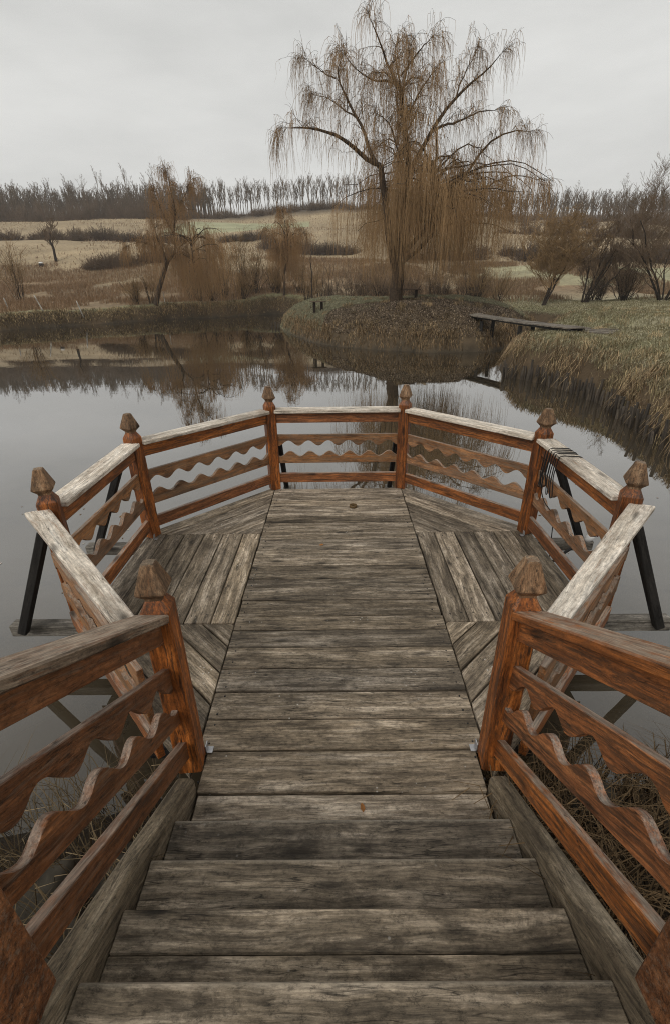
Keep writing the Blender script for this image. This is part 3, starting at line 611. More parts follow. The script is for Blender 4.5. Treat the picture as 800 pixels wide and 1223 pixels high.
WILLOW=[
    ('trunk',[(3.19,25.5,1.33),(3.22,25.5,2.49),(3.3,25.6,3.83),(3.42,25.7,5.12),(3.48,25.6,5.99),(3.58,25.5,6.92)],0.36,0.2),
    ('trunk',[(3.23,25.6,2.49),(2.87,25.2,3.81),(2.59,24.9,4.8),(2.46,24.7,5.71),(2.22,24.6,6.69),(2.12,24.6,7.26)],0.2,0.13),
    ('limb',[(3.58,25.5,6.92),(3.51,25.7,8.01),(3.27,25.9,9.22),(3.13,26.0,9.89),(3.07,26.0,10.31)],0.19,0.1),
    ('limb',[(3.07,26.0,10.31),(2.76,25.8,10.7),(2.42,25.6,11.05),(2.16,25.4,11.5),(1.99,25.3,11.85),(1.72,25.1,12.2),(1.52,25.0,12.4)],0.085,0.015),
    ('limb',[(3.07,26.0,10.31),(2.97,26.4,11.05),(2.83,26.8,11.79),(2.83,27.0,12.1),(3.0,27.1,12.4),(3.2,27.3,12.6)],0.07,0.012),
    ('limb',[(3.06,26.1,10.87),(3.45,25.8,11.2),(3.82,25.5,11.57),(4.22,25.2,11.83)],0.06,0.012),
    ('limb',[(3.07,26.0,10.43),(2.61,25.3,10.4),(2.18,24.7,10.28),(1.71,24.2,10.1),(1.19,23.8,10.23),(0.76,23.5,10.4),(0.52,23.4,10.68)],0.06,0.012),
    ('limb',[(3.15,26.0,10.34),(3.45,26.7,10.84),(3.74,27.2,11.17),(4.17,27.7,11.26),(4.55,28.0,11.16)],0.05,0.012),
    ('limb',[(2.12,24.6,7.26),(1.45,24.5,7.47),(0.95,24.3,7.84),(0.49,24.1,8.1),(0.05,24.0,8.29),(-0.5,23.9,8.42),(-0.9,23.8,8.48),(-1.47,23.7,8.49),(-2.01,23.6,8.42)],0.13,0.015),
    ('limb',[(1.96,24.6,7.33),(1.58,24.8,7.72),(1.51,25.1,8.46),(1.28,25.3,8.91),(0.98,25.5,9.33),(0.64,25.7,9.9),(0.26,25.8,10.52),(0.08,25.9,10.96),(0.12,26.0,11.28),(0.35,26.1,11.5)],0.11,0.014),
    ('limb',[(0.11,25.9,10.75),(-0.27,26.1,10.94),(-0.61,26.3,11.21),(-0.92,26.5,11.42),(-1.22,26.6,11.66)],0.04,0.01),
    ('limb',[(0.98,25.5,9.27),(0.58,26.5,9.75),(0.19,27.3,10.22),(-0.34,27.9,10.68),(-0.97,28.2,10.84)],0.05,0.01),
    ('limb',[(3.52,25.5,6.59),(3.65,25.4,7.46),(4.03,25.2,7.9),(4.48,25.0,8.62),(4.9,24.9,9.27),(5.44,24.9,9.79),(6.1,24.8,10.26),(6.62,24.7,10.53),(6.91,24.7,10.8),(7.12,24.6,11.08)],0.15,0.013),
    ('limb',[(4.45,25.0,8.56),(4.81,24.6,8.67),(5.32,24.2,8.68),(5.95,23.9,8.85),(6.4,23.6,8.94),(6.78,23.4,8.85)],0.07,0.012),
    ('limb',[(5.44,24.9,9.79),(5.59,25.3,10.3),(5.85,25.6,10.68),(6.02,25.8,11.0),(6.25,26.0,11.37),(6.45,26.1,11.82)],0.05,0.01),
    ('limb',[(3.65,25.7,6.14),(4.07,26.2,6.73),(4.52,26.7,7.39),(4.97,27.3,7.88),(5.52,27.9,8.31),(6.06,28.4,8.33),(6.59,28.7,8.1)],0.1,0.02),
    ('limb',[(3.46,25.3,3.36),(4.05,24.9,3.78),(4.43,24.6,4.16),(4.74,24.4,4.52)],0.13,0.1),
    ('limb',[(3.61,25.7,3.83),(4.55,26.3,4.8),(5.42,26.8,5.47),(6.0,27.0,6.23),(6.25,27.0,6.69),(6.67,27.0,7.18),(6.94,26.9,7.88),(7.43,26.8,8.42),(7.99,26.7,8.88),(8.53,26.6,9.08),(9.07,26.5,9.05),(9.42,26.5,8.85)],0.15,0.014),
    ('limb',[(6.08,27.0,6.3),(6.72,26.4,6.13),(7.37,25.7,6.41),(7.73,25.3,6.77),(8.44,25.0,6.91),(8.97,24.8,6.83),(9.44,24.7,6.65)],0.07,0.012),
    ('limb',[(7.25,25.8,6.32),(7.99,26.3,6.49),(8.57,26.6,6.35),(8.98,26.8,6.09)],0.03,0.01),
]
WILLOW_LEFT=[
    ('trunk',[(-16.9,46.0,0.86),(-16.34,46.0,2.2),(-15.75,46.0,3.37),(-15.19,46.0,4.37)],0.24,0.17),
    ('limb',[(-15.19,46.0,4.37),(-15.32,45.7,5.22),(-15.49,45.2,6.21),(-15.54,45.0,7.19)],0.11,0.03),
    ('limb',[(-15.19,46.0,4.37),(-14.41,46.3,5.04),(-14.24,46.5,5.58),(-14.53,46.6,6.31),(-14.33,46.7,7.22),(-14.0,46.6,8.15),(-13.97,46.5,9.07),(-14.12,46.3,9.95),(-14.11,46.2,11.05)],0.13,0.02),
    ('limb',[(-14.26,46.5,5.45),(-13.6,47.2,6.08),(-12.71,47.8,6.52),(-11.82,48.2,6.41),(-11.34,48.5,5.81)],0.08,0.015),
    ('limb',[(-14.22,46.6,7.72),(-13.57,47.0,8.82),(-13.04,47.2,9.77),(-12.48,47.3,10.75)],0.06,0.012),
    ('limb',[(-15.4,45.7,5.22),(-15.93,44.5,5.66),(-16.5,43.8,5.87),(-17.17,43.2,5.59)],0.06,0.012),
    ('limb',[(-14.41,46.6,6.57),(-15.09,47.0,7.77),(-15.6,47.4,9.02),(-15.94,47.6,9.99)],0.05,0.012),
]
WILLOW_SMALL=[
    ('trunk',[(-5.69,54.5,1.1),(-5.51,54.5,2.43),(-5.55,54.5,3.4),(-5.22,54.5,4.43)],0.14,0.1),
    ('limb',[(-5.22,54.5,4.43),(-4.73,54.8,5.62),(-4.84,54.9,7.01),(-5.2,54.9,8.29),(-5.32,54.9,9.25)],0.09,0.015),
    ('limb',[(-4.91,54.8,5.62),(-4.0,55.4,6.81),(-3.38,55.8,7.37)],0.05,0.012),
    ('limb',[(-5.2,54.5,4.67),(-5.85,53.7,5.72),(-6.17,53.3,6.74),(-6.6,53.0,7.31)],0.05,0.012),
]

_g = np.random.default_rng(91)
for _k in range(9):   # limbs growing towards and away from the bank, between the big ones
    _z = _g.uniform(6.2, 10.2); _az = (1 if _k % 2 else -1)*_g.uniform(.9, 2.2); _l = _g.uniform(2.2, 4.2)*(1.25-.05*_z); _e = _g.uniform(.5, 1.3); _c0 = np.array([np.interp(_z, [6, 10.3], [3.5, 3.1]), np.interp(_z, [6, 10.3], [25.55, 26.]), _z])
    WILLOW.append(("limb", [tuple(_c0+np.array([math.cos(_az), math.sin(_az), 0])*_l*q+np.array([0, 0, 1.])*_l*(_e*q-.35*q*q)+_g.normal(0, .12, 3)*(q > 0)) for q in (0, .2, .45, .7, 1)], .065, .011))
weeper(WILLOW, (3.19, 25.5, grd(3.19, 25.5)), 'weeping_willow', 'tall bare weeping willow with golden hanging twigs on the grassy mound', curtain=(4.85, 25.6, 6.3, 60, 1.6, 5.8, 78, .97), seed=3, lowz=.7, upr=.0058)
weeper(WILLOW_LEFT, (-16.9, 46, grd(-16.9, 46)), 'willow_tree', 'slanting willow with drooping brown twigs on the left bank', twig='willow2', curtain=(-13.0, 46.8, 5.2, 20, 1.0, 4.0, 45, .95), seed=5, lowz=.5, upr=.0085, scale=1.2, dens=1.35)
weeper(WILLOW_SMALL, (-5.69, 54.5, grd(-5.69, 54.5)), 'willow_tree', 'small slender willow behind the left tip of the mound', twig='willow2', curtain=(-5.0, 54.6, 5.8, 18, .8, 2.4, 36, .93), seed=6, lowz=.5, upr=.0095, scale=1.2, dens=1.4)

def bare(seed, h, spread, nlev=4, nb=(5, 4, 4, 4), r=.18, fork=.25, updr=.35, lratio=.62, twr=.006, stems=1, lean=0.):
    """a bare deciduous tree: returns trunk and crown geometry round the origin"""
    g = np.random.default_rng(seed); lev = [[] for _ in range(nlev+1)]
    for k in range(stems):
        az = g.uniform(0, 6.28); sp = (.0 if stems == 1 else g.uniform(.15, .6)); hh = h*g.uniform(.55, .75); n = 8; s = np.linspace(0, 1, n)
        top = np.array([math.cos(az)*sp*spread*.3+lean*g.uniform(.4, 1.6), math.sin(az)*sp*spread*.3, 1.]); top = unit(top)*hh
        P = np.array([math.cos(az), math.sin(az), 0])*.12*(stems > 1)+top*s[:, None]+g.normal(0, .018*h, (n, 3))*(s[:, None]*[1, 1, .3]); P[0, 2] -= .25
        lev[0].append((P, r*(1 if stems == 1 else g.uniform(.4, .8)), hh))
    for l in range(nlev):
        for P, r_, ln in lev[l]:
            for _ in range(nb[l]):
                u = g.uniform(fork if l == 0 else .2, 1.); i = min(int(u*(len(P)-1)), len(P)-2); f = u*(len(P)-1)-i; p0 = P[i]*(1-f)+P[i+1]*f; tg = unit(P[i+1]-P[i])
                az = g.uniform(0, 6.28); dr = unit(tg*.75+np.array([math.cos(az), math.sin(az), 0])*g.uniform(.5, 1.1)*spread/(h*.5)+np.array([0, 0, updr])); l2 = ln*lratio*g.uniform(.6, 1.1)*(1.15-.45*u); n = 6 if l < 2 else 4; s = np.linspace(0, 1, n)
                Q = p0+dr*(l2*s)[:, None]+np.array([0, 0, 1.])*(l2*.12*s**2)[:, None]+g.normal(0, .05*l2, (n, 3))*s[:, None]
                lev[l+1].append((Q, max(twr, r_*(1-.75*u)*.55), l2))
    tr = tubes(np.array([P for P, r_, _ in lev[0]]), np.array([r_*np.linspace(1, .3, 8) for P, r_, _ in lev[0]]), 7)
    cr_ = [tubes(np.array([P for P, r_, _ in L_]), np.array([np.linspace(r_, max(twr*.7, r_*.25), len(P)) for P, r_, _ in L_]), 5 if i == 0 else 3) for i, L_ in enumerate(lev[1:])]
    return tr, join(cr_)
def tree(name, label, x, y, g3, mb='darkbark', mt='twig', cat='tree', group=None, rot=0, sc=1, part='trunk'):
    (tv, tf), (cv, cf) = g3; t_ = thing(name, label, cat, (x, y, grd(x, y)), group); t_.rotation_euler.z = rot; t_.scale = (sc,)*3
    a = link(part, np_mesh(part, tv, tf, smooth=True), M[mb]); a.parent = t_
    c = link('crown' if part == 'trunk' else 'twigs', np_mesh('crown', cv, cf), M[mt]); c.parent = t_
    return t_
def copy_tree(t_, x, y, rot, sc, label=None, dz=0):
    r_ = t_.copy(); col.objects.link(r_); r_.location = (x, y, grd(x, y)+dz); r_.rotation_euler = (0, 0, rot); r_.scale = (sc*random.uniform(.9, 1.1), sc, sc*random.uniform(.85, 1.15))
    if label: r_['label'] = label
    for ch in t_.children: c = ch.copy(); col.objects.link(c); c.parent = r_
    return r_
tree('bare_tree', 'bare round crowned tree with golden brown twigs on the right, behind the footbridge', 17.7, 42, bare(11, 9.6, 6.2, 4, (9, 7, 7, 6), .17, .2, .3, .62, .009, 4), mt='twiggold')
tree('bare_tree', 'bare many stemmed tree leaning to the right between the round tree and the right edge', 21.0, 41.5, bare(12, 7.0, 2.8, 4, (6, 5, 5, 4), .11, .25, .35, .55, .010, 8, .3))
tree('bare_tree', 'dense dark bare tree at the right edge of the photo', 26.4, 39.5, bare(13, 10.4, 5.4, 4, (9, 7, 6, 5), .14, .12, .25, .62, .0075, 6), mt='twig')
tree('bare_tree', 'lone small bare tree standing in the left field', -45.9, 85, bare(14, 6.6, 3.1, 4, (8, 5, 5, 4), .24, .2, .3, .6, .018), mt='twig')
tree('pole_tree', 'slim straight tree with few short branches left of the big willow', -2.4, 50, bare(15, 9.6, 1.2, 3, (9, 4, 4), .1, .35, .1, .22, .012))
tree('pole_tree', 'thin leaning saplings in a clump left of the big willow', -.6, 49.5, bare(16, 7, 1.6, 3, (5, 4, 4), .09, .35, .3, .35, .011, 4))
ORDS = 'first second third fourth fifth sixth seventh eighth ninth tenth eleventh twelfth thirteenth fourteenth fifteenth sixteenth seventeenth eighteenth'.split()
# shrubs along the bank
def shrub(seed, h, n, spread, tw=.011, nb=(5, 4)):
    g = np.random.default_rng(seed); st, tws = [], []
    for _ in range(n):
        az = g.uniform(0, 6.28); sp = g.uniform(0, spread); hh = h*g.uniform(.55, 1.05); s = np.linspace(0, 1, 6); b0 = np.array([math.cos(az), math.sin(az), 0])*g.uniform(0, .25)*spread*.6; b0[2] = -.2
        P = b0+np.array([math.cos(az)*sp, math.sin(az)*sp, hh])*s[:, None]+g.normal(0, .04*h, (6, 3))*s[:, None]; st.append(P)
        for _ in range(nb[0]):
            u = g.uniform(.3, 1); i = min(int(u*5), 4); p0 = P[i]+(P[i+1]-P[i])*(u*5-i); d_ = unit(unit(P[i+1]-P[i])+g.normal(0, .4, 3)); l_ = h*g.uniform(.15, .4); q = np.linspace(0, 1, 4)[:, None]; Q = p0+d_*l_*q+g.normal(0, .02*h, (4, 3))*q; tws.append(Q)
            for _ in range(nb[1]):
                k = g.integers(1, 3); d2 = unit(d_+g.normal(0, .5, 3)); tws.append(Q[k]+d2*(l_*.6)*q)
    return tubes(np.array(st), np.linspace(tw*2.6, tw, 6)[None]*g.uniform(.6, 1.3, (n, 1)), 4), tubes(np.array(tws), np.linspace(tw, tw*.6, 4)[None].repeat(len(tws), 0), 3)
SH = [shrub(31, 3.4, 26, 1.7, .0085), shrub(32, 2.6, 18, 1.3, .0085), shrub(33, 4.0, 20, 1.5, .0085), shrub(34, 2.0, 22, 1.2, .009, (6, 4))]
def shrub_set(spots, group, mt='twig'):
    protos = {}
    for x, y, k, sc, lab in spots:
        if k not in protos: t_ = tree('bare_shrub', lab, x, y, SH[k], 'darkbark', mt, 'shrub', group, random.uniform(0, 6), sc, 'stems'); protos[k] = t_
        else: copy_tree(protos[k], x, y, random.uniform(0, 6), sc, lab)
shrub_set([(-8.9, 55.5, 0, 1.25, 'big fan shaped bare shrub between the slanting willow and the small willow'),
           (-11.9, 53.5, 2, 1.1, 'upright bare shrub just right of the slanting willow'),
           (-13.9, 50.6, 1, 1.0, 'low bare shrub under the right side of the slanting willow'),
           (-32.5, 51, 2, 1.15, 'tall bare shrub at the left edge above the bank'),
           (-7.1, 56.5, 1, 1.05, 'small bare shrub against the left side of the small willow'),
           (-3.9, 56, 1, 1.1, 'small bare shrub against the right side of the small willow'),
           (-10.4, 55.5, 2, 1.15, 'tall bare shrub between the slanting willow and the fan shaped shrub'),
           (-12.9, 52.2, 0, 1.05, 'broad golden shrub under the drooping right side of the slanting willow'),
           (-17.9, 47.8, 1, 1.0, 'small bare shrub touching the left of the slanting willow trunk'),
           (-9.9, 53.2, 3, 1.2, 'bushy low shrub at the water side of the fan shaped shrub'),
           (-14.9, 52, 2, 1.1, 'tall thin shrub behind the drooping side of the slanting willow'),
           (-18.9, 46.6, 3, 1.1, 'low bushy shrub at the left of the slanting willow, above the bank'),
           (-6.4, 55.4, 3, 1.15, 'bushy low shrub at the foot of the small willow'),
           (-1.7, 51.5, 2, 1.0, 'upright bare shrub beside the slim straight tree'),
           (-3.1, 53, 1, .95, 'low bare shrub left of the slim straight tree'),
           (12.6, 44, 2, 1.0, 'upright bare shrub just left of the round tree on the right'),
           (14.8, 45, 0, .8, 'broad low bare shrub at the foot of the round tree on the right')], 'bare shrubs along the bank', 'twiggold')
shrub_set([(-.6+i*.95+random.uniform(-.2, .2), 50+random.uniform(-1.5, 2.5)-.32*i, (3, 1, 0)[i % 3], random.uniform(.85, 1.2), ORDS[i]+' dark bare shrub from the left in the thicket behind the big willow') for i in range(16)], 'thicket of bare shrubs behind the willow', 'twig')
shrub_set([(23.0+i*.9, 44+random.uniform(-2, 3), 3 if i % 2 else 0, random.uniform(.8, 1.2), ORDS[i]+' dark bare shrub from the left under the trees at the right edge') for i in range(5)], 'bare shrubs under the right hand trees', 'twig')
# hedgerow bushes across the fields: dense twiggy mounds
def mound(seed, n, h=2.2, rad=1.9):
    g = np.random.default_rng(seed); az = g.uniform(0, 6.28, n); el = np.arccos(g.uniform(0, 1, n)); d_ = np.stack([np.sin(el)*np.cos(az), np.sin(el)*np.sin(az), np.cos(el)*h/rad], 1); b0 = d_*g.uniform(.1, .6, (n, 1))*rad*.9+g.normal(0, .2, (n, 3))*[1, 1, .3]
    b0[:, 2] = np.maximum(b0[:, 2]-.5, -.2); q = np.linspace(0, 1, 4)[None, :, None]; P = b0[:, None]+(d_*g.uniform(.35, .75, (n, 1))*rad)[:, None]*q+np.array([0, 0, 1.])*.35*q*q+g.normal(0, .12, (n, 4, 3))*q
    return tubes(P, np.linspace(.035, .016, 4)[None].repeat(n, 0), 3)
MD = []
for k in range(4):
    V, F = mound(50+k, 520); me = np_mesh('hedge_bush', V, F); me.materials.append(M['twigdark'] if k % 2 == 0 else M['twig']); MD.append(me)
def bushes(spots, group, lab):
    for q_, (x, y, sc, k) in enumerate(sorted(spots)):
        o = bpy.data.objects.new('hedge_bush', MD[k]); col.objects.link(o); o.location = (x, y, grd(x, y)-.1); o.rotation_euler.z = random.uniform(0, 6); o.scale = (sc*1.35, sc, sc*random.uniform(.8, 1.1)); tag(o, ORD[q_]+' '+lab+' from the left', 'bush', group)
u = random.uniform
ORD = 'first second third fourth fifth sixth seventh eighth ninth tenth eleventh twelfth thirteenth fourteenth fifteenth sixteenth'.split()
bushes([(-60+i*2.6+u(-.6, .6), 126+u(-1, 1), u(1, 1.6), i % 2) for i in range(9)], 'dark hedge bushes in the upper left field', 'dark bush in the short hedge in the upper left field')
bushes([(-38+i*1.5+u(-.4, .4), 80+u(-1, 1)+i*.3, u(.75, 1.1), 2*(i % 2)+1) for i in range(9)], 'brown hedge bushes left of the slanting willow', 'brown bush in the hedge running left of the slanting willow')
bushes([(-26+i*2.2+u(-.5, .5), 128-i*.4+u(-1, 1), u(.8, 1.15), 0) for i in range(5)], 'dark bushes in the middle field', 'dark bush in the low clump in the middle of the fields')
bushes([(-14+i*2.4+u(-.6, .6), 112-i*.8+u(-1.5, 1.5), u(.9, 1.4), 2*(i % 2)) for i in range(8)], 'hedge bushes left of the big willow', 'dark bush in the hedge just left of the big willow')
bushes([(-82+i*3.2+u(-1, 1), 120+u(-2, 2), u(.9, 1.4), 1) for i in range(9)], 'brown hedge bushes at the far left', 'brown bush in the hedge at the far left of the fields')
bushes([(32+i*2.4+u(-.8, .8), 84+u(-3, 3), u(1.1, 1.6), i % 4) for i in range(15)], 'hedge bushes right of the round tree', 'brown bush in the hedge behind the round tree on the right')
bushes([(14+i*2.6+u(-.8, .8), 92+u(-3, 3), u(.9, 1.4), i % 4) for i in range(7)], 'hedge bushes behind the willow curtain', 'brown bush in the hedge seen through the willow curtain')
bushes([(44+i*4.6+u(-2, 2), 135+u(-6, 6), u(1.3, 2), 1+2*(i % 2)) for i in range(13)], 'scrub bushes on the right hand hill', 'brown scrub bush on the slope below the right hand wood')
# ------------------------------------------------------------------ the wood on the skyline
FT = []
for k in range(7):
    tr, cw = bare(70+k, 14, 3.6 if k < 5 else 5.5, 3, (7, 5, 3) if k < 3 else (11, 7, 5), .17, .35 if k < 5 else .12, .45, .4, .035 if k < 3 else .021)
    V, F = join([tr, cw]); FT.append((V, F))
FM = []
for V, F in FT:
    me = np_mesh('forest_tree', V, F); me.materials.append(M['fartwig']); FM.append(me)
def ftree(x, y, sc, lab, group):
    o = bpy.data.objects.new('forest_tree', random.choice(FM[3:] if x < -50 or x > 52 else FM[3:5])); col.objects.link(o); o.location = (x, y, grd(x, y)-.2); o.rotation_euler.z = u(0, 6.3); o.scale = (sc*u(.8, 1.15), sc*u(.8, 1.15), sc*u(.85, 1.12)); tag(o, lab, 'tree', group)
for i in range(140): ftree(-52+i*.74+u(-.6, .6), 192+u(-2, 14), u(.8, 1.02), 'tall slim bare tree in the open row on the skyline left of the willow', 'slim trees in a row on the ridge')
for i in range(90): ftree(-150+i*1.1+u(-.8, .8), 184+u(-3, 9), u(.8, 1.08), 'bare tree at the front of the dense wood on the left hill', 'bare trees at the edge of the left wood')
for i in range(70): ftree(54+i*1.55+u(-1, 1), 188+u(-3, 12), u(.7, .95), 'bare tree at the front of the wood on the right hill', 'bare trees at the edge of the right wood')
def mass(name, spots, lib):
    pts = []
    for x, y, sc, sz in spots:
        V, F = random.choice(lib); a = u(0, 6.3); c, s = math.cos(a), math.sin(a); W_ = V @ np.array([[c, s, 0], [-s, c, 0], [0, 0, 1]])*[sc, sc, sz]; pts.append((W_+[x, y, grd(x, y)-.2], F))
    return join(pts)
sp = [(u(-175, -46), u(192, 222), u(.9, 1.3), u(.6, 1.05)) for _ in range(900)]+[(u(40, 190), u(198, 225), u(.8, 1.2), u(.55, .9)) for _ in range(600)]
V, F = mass('w', sp, FT[:3]); o = link('distant_wood', np_mesh('distant_wood', V, F), M['fartwig']); tag(o, 'mass of bare trees filling the woods behind the front rows', 'wood', kind='stuff')
ML = [mound(60+k, 150, 3, 2.4) for k in range(3)]
sp = [(u(-165, -50), 180+u(-3, 10), u(1., 1.8), u(1., 2.4)) for _ in range(230)]+[(u(-55, 56), 189+u(-2, 10), u(.8, 1.4), u(.5, 1.2)) for _ in range(170)]+[(u(50, 180), 175+u(-25, 14), u(1, 1.8), u(.7, 1.3)) for _ in range(190)]
V, F = mass('w', sp, ML); o = link('wood_undergrowth', np_mesh('wood_undergrowth', V, F), M['twig']); tag(o, 'brown undergrowth along the foot of the far woods', 'undergrowth', kind='stuff')
# ------------------------------------------------------------------ grass, reeds, litter
def blades(x, y, ln, w, lean, cols, z=None, drop=0., fold=None, seed=1):
    g = np.random.default_rng(seed); n = len(x); z = hgt(x, y)-.02 if z is None else z
    az = g.uniform(0, 6.28, n) if fold is None else fold+g.normal(0, .55, n); d_ = np.stack([np.cos(az), np.sin(az), np.zeros(n)], 1); sd = np.stack([-np.sin(az), np.cos(az), np.zeros(n)], 1); b0 = np.stack([x, y, z], 1); lean = np.broadcast_to(lean, n)*g.uniform(.5, 1.4, n)
    ln = np.asarray(ln)*np.ones(n); w = np.asarray(w)*np.ones(n); upz = np.array([0, 0, 1.])
    mid = b0+(d_*(lean*.35)[:, None]+upz*.62)*ln[:, None]; tip = b0+(d_*lean[:, None]+upz*(np.sqrt(np.maximum(.1, 1-np.minimum(lean, .94)**2))-drop*lean)[:, None])*ln[:, None]
    V = np.stack([b0-sd*w[:, None]/2, b0+sd*w[:, None]/2, mid-sd*w[:, None]*.42, mid+sd*w[:, None]*.42, tip], 1); k = np.arange(n)[:, None]*5
    return V.reshape(-1, 3), [k+np.array([[0, 1, 3, 2]]), k+np.array([[2, 3, 4]])], np.repeat(cols, 5, 0)
def grass(name, label, x, y, ln, w, lean, c0, c1, seed=1, **k):
    g = np.random.default_rng(seed); f = g.uniform(0, 1, (len(x), 1)); c = (np.array(c0)*(1-f)+np.array(c1)*f)*g.uniform(.7, 1.3, (len(x), 1))
    V, F, C_ = blades(x, y, ln, w, lean, c, seed=seed, **k); tag(link(name, np_mesh(name, V, F, C_), M['grass']), label, 'grass', kind='stuff')
def scatter(n, x0, x1, y0, y1, test, seed):
    g = np.random.default_rng(seed); x = g.uniform(x0, x1, n); y = g.uniform(y0, y1, n); z, SP_, SI_, D_ = hgt(x, y, True); k = test(x, y, SP_, SI_, D_, g.uniform(0, 1, n)); return x[k], y[k], SP_[k], SI_[k], D_[k]
x, y, s1, _, D_ = scatter(330000, 4.5, 30, 2, 46, lambda x, y, a, i, D, r: (a > .45) & (r < np.minimum(1, (13/D)**1.1)) & (np.hypot(x-9.6, y-16.8) > .4+1.3*vnoise(x, y, .6, 90)), 41)
grass('meadow_grass', 'muted green grass combed over on the right bank', x, y, .13+.1*rng.random(len(x)), .004+.0007*D_, .88, (.29, .265, .17), (.52, .475, .325), 42, fold=math.pi+.5)
x, y, s1, _, D_ = scatter(60000, 4.5, 15, 2, 24, lambda x, y, a, i, D, r: (a > .03) & (a < .8) & (r < .9*np.minimum(1, 10/D)) & (vnoise(x, y, .7, 61) > .36), 43)
grass('bank_reeds', 'tan dead reeds drooping over the stakes of the right bank', x, y, .22+.22*rng.random(len(x)), .005+.0007*D_, .95, (.1, .066, .034), (.46, .33, .19), 44, drop=.6, fold=math.pi+.25)
x, y, s1, s2, D_ = scatter(120000, -5, 13, 19, 37, lambda x, y, a, i, D, r: (i > .02) & (i < .5) & (y < 34) & (r < .55) & (vnoise(x, y, .8, 62) > .35), 45)
grass('mound_reeds', 'tan dead grass hanging over the edge of the willow mound', x, y, .18+.3*rng.random(len(x)), .016, .85, (.08, .053, .028), (.38, .26, .14), 46, drop=.5, fold=-math.pi/2-.2)
x, y, s1, s2, D_ = scatter(170000, -5, 13, 19, 38, lambda x, y, a, i, D, r: (i > .3), 47)
gp = vnoise(x, y, 2.5, 3); k = (x < -.2+3*(gp-.5)) | (y > 27)
grass('mound_grass', 'short frosted green grass on the top of the willow mound', x[k], y[k], .08+.1*rng.random(k.sum()), .022, .7, (.21, .2, .125), (.34, .32, .22), 48)
k = ~k; n = k.sum(); g2 = np.random.default_rng(5); f = g2.uniform(0, 1, (n, 1)); c = (np.array((.07, .05, .035))*(1-f)+np.array((.4, .31, .22))*f**2)
V, F, C_ = blades(x[k], y[k], (.06+.05*rng.random(n)), .032, .9, c, seed=6); tag(link('leaf_litter', np_mesh('leaf_litter', V, F, C_), M['grass']), 'brown fallen leaves strewn over the front of the willow mound', 'leaves', kind='stuff')
x, y, s1, _, D_ = scatter(160000, -46, 1, 30, 60, lambda x, y, a, i, D, r: (a > .03) & (a < .5+.9*vnoise(x, y, 1.7, 66)) & (D < 62), 49)
grass('left_bank_grass', 'tan and green grass along the top and face of the left bank', x, y, .1+.2*rng.random(len(x))*(s1 < .6)+.04, .03, .85, (.12, .085, .042), (.36, .275, .15), 50, drop=.4)
x, y, s1, _, D_ = scatter(130000, -70, 12, 36, 84, lambda x, y, a, i, D, r: (a > 1.3) & (vnoise(x, y, 7, 51)+.5*vnoise(x, y, 1.8, 52) > .62), 51)
grass('dry_field_growth', 'rough brown dead growth in the field beyond the left bank', x, y, .25+.5*rng.random(len(x)), .04, .45, (.15, .095, .055), (.34, .225, .13), 52)
x, y, s1, _, D_ = scatter(70000, 5, 40, 44, 82, lambda x, y, a, i, D, r: (a > 1) & (vnoise(x, y, 6, 54) > .42) & ((y > 50) | (r < .4)), 53)
grass('dry_field_growth', 'rough tan dead growth in the field beyond the right bank', x, y, .3+.45*rng.random(len(x)), .045, .45, (.17, .115, .07), (.36, .25, .15), 54)
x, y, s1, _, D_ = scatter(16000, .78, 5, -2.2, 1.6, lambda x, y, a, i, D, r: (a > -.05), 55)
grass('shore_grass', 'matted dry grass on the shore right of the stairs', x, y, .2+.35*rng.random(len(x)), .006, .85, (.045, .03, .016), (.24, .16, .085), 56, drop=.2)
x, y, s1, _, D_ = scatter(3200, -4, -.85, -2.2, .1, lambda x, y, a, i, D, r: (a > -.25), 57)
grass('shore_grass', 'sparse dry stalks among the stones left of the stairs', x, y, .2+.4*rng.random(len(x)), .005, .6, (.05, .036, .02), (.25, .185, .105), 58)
def tussocks(name, label, x, y, n, ln, w, c0, c1, seed, lean=.75, drop=.25, rad=.1):
    g = np.random.default_rng(seed); X_ = np.repeat(x, n)+g.normal(0, rad, len(x)*n); Y_ = np.repeat(y, n)+g.normal(0, rad, len(x)*n); f = np.repeat(g.uniform(0, 1, len(x)), n)[:, None]; L_ = np.repeat(ln*g.uniform(.6, 1.3, len(x)), n)*g.uniform(.6, 1.1, len(X_))
    c = (np.array(c0)*(1-f)+np.array(c1)*f)*g.uniform(.6, 1.35, (len(X_), 1)); V, F, C_ = blades(X_, Y_, L_, w, lean, c, seed=seed, drop=drop)
    tag(link(name, np_mesh(name, V, F, C_), M['grass']), label, 'grass', kind='stuff')
x, y, s1, _, D_ = scatter(9000, 4.5, 26, 3, 34, lambda x, y, a, i, D, r: (a > .1) & ((a < 1.3) | (r < .12)) & (r < 9/D) & (np.hypot(x-9.4, y-16.5) > 1.4), 71)
tussocks('bank_tussocks', 'shaggy tussocks of straw and green grass on the right bank', x, y, 34, .3, .012, (.16, .14, .075), (.5, .38, .22), 72)
x, y, s1, s2, D_ = scatter(5000, -5, 13, 19, 38, lambda x, y, a, i, D, r: (i > .08) & ((i < .8) | (r < .08)) & (r < .5), 73)
tussocks('mound_tussocks', 'tufts of dead grass round the willow mound', x, y, 26, .26, .016, (.09, .065, .035), (.4, .29, .165), 74)
x, y, s1, _, D_ = scatter(14000, -42, 0, 30, 58, lambda x, y, a, i, D, r: (a > .08) & (a < 1.0) & (D < 60) & (r < .6), 75)
tussocks('left_bank_tussocks', 'dark and straw coloured tufts on the face of the left bank', x, y, 16, .34, .03, (.07, .05, .026), (.42, .31, .17), 76, drop=.5, rad=.16)
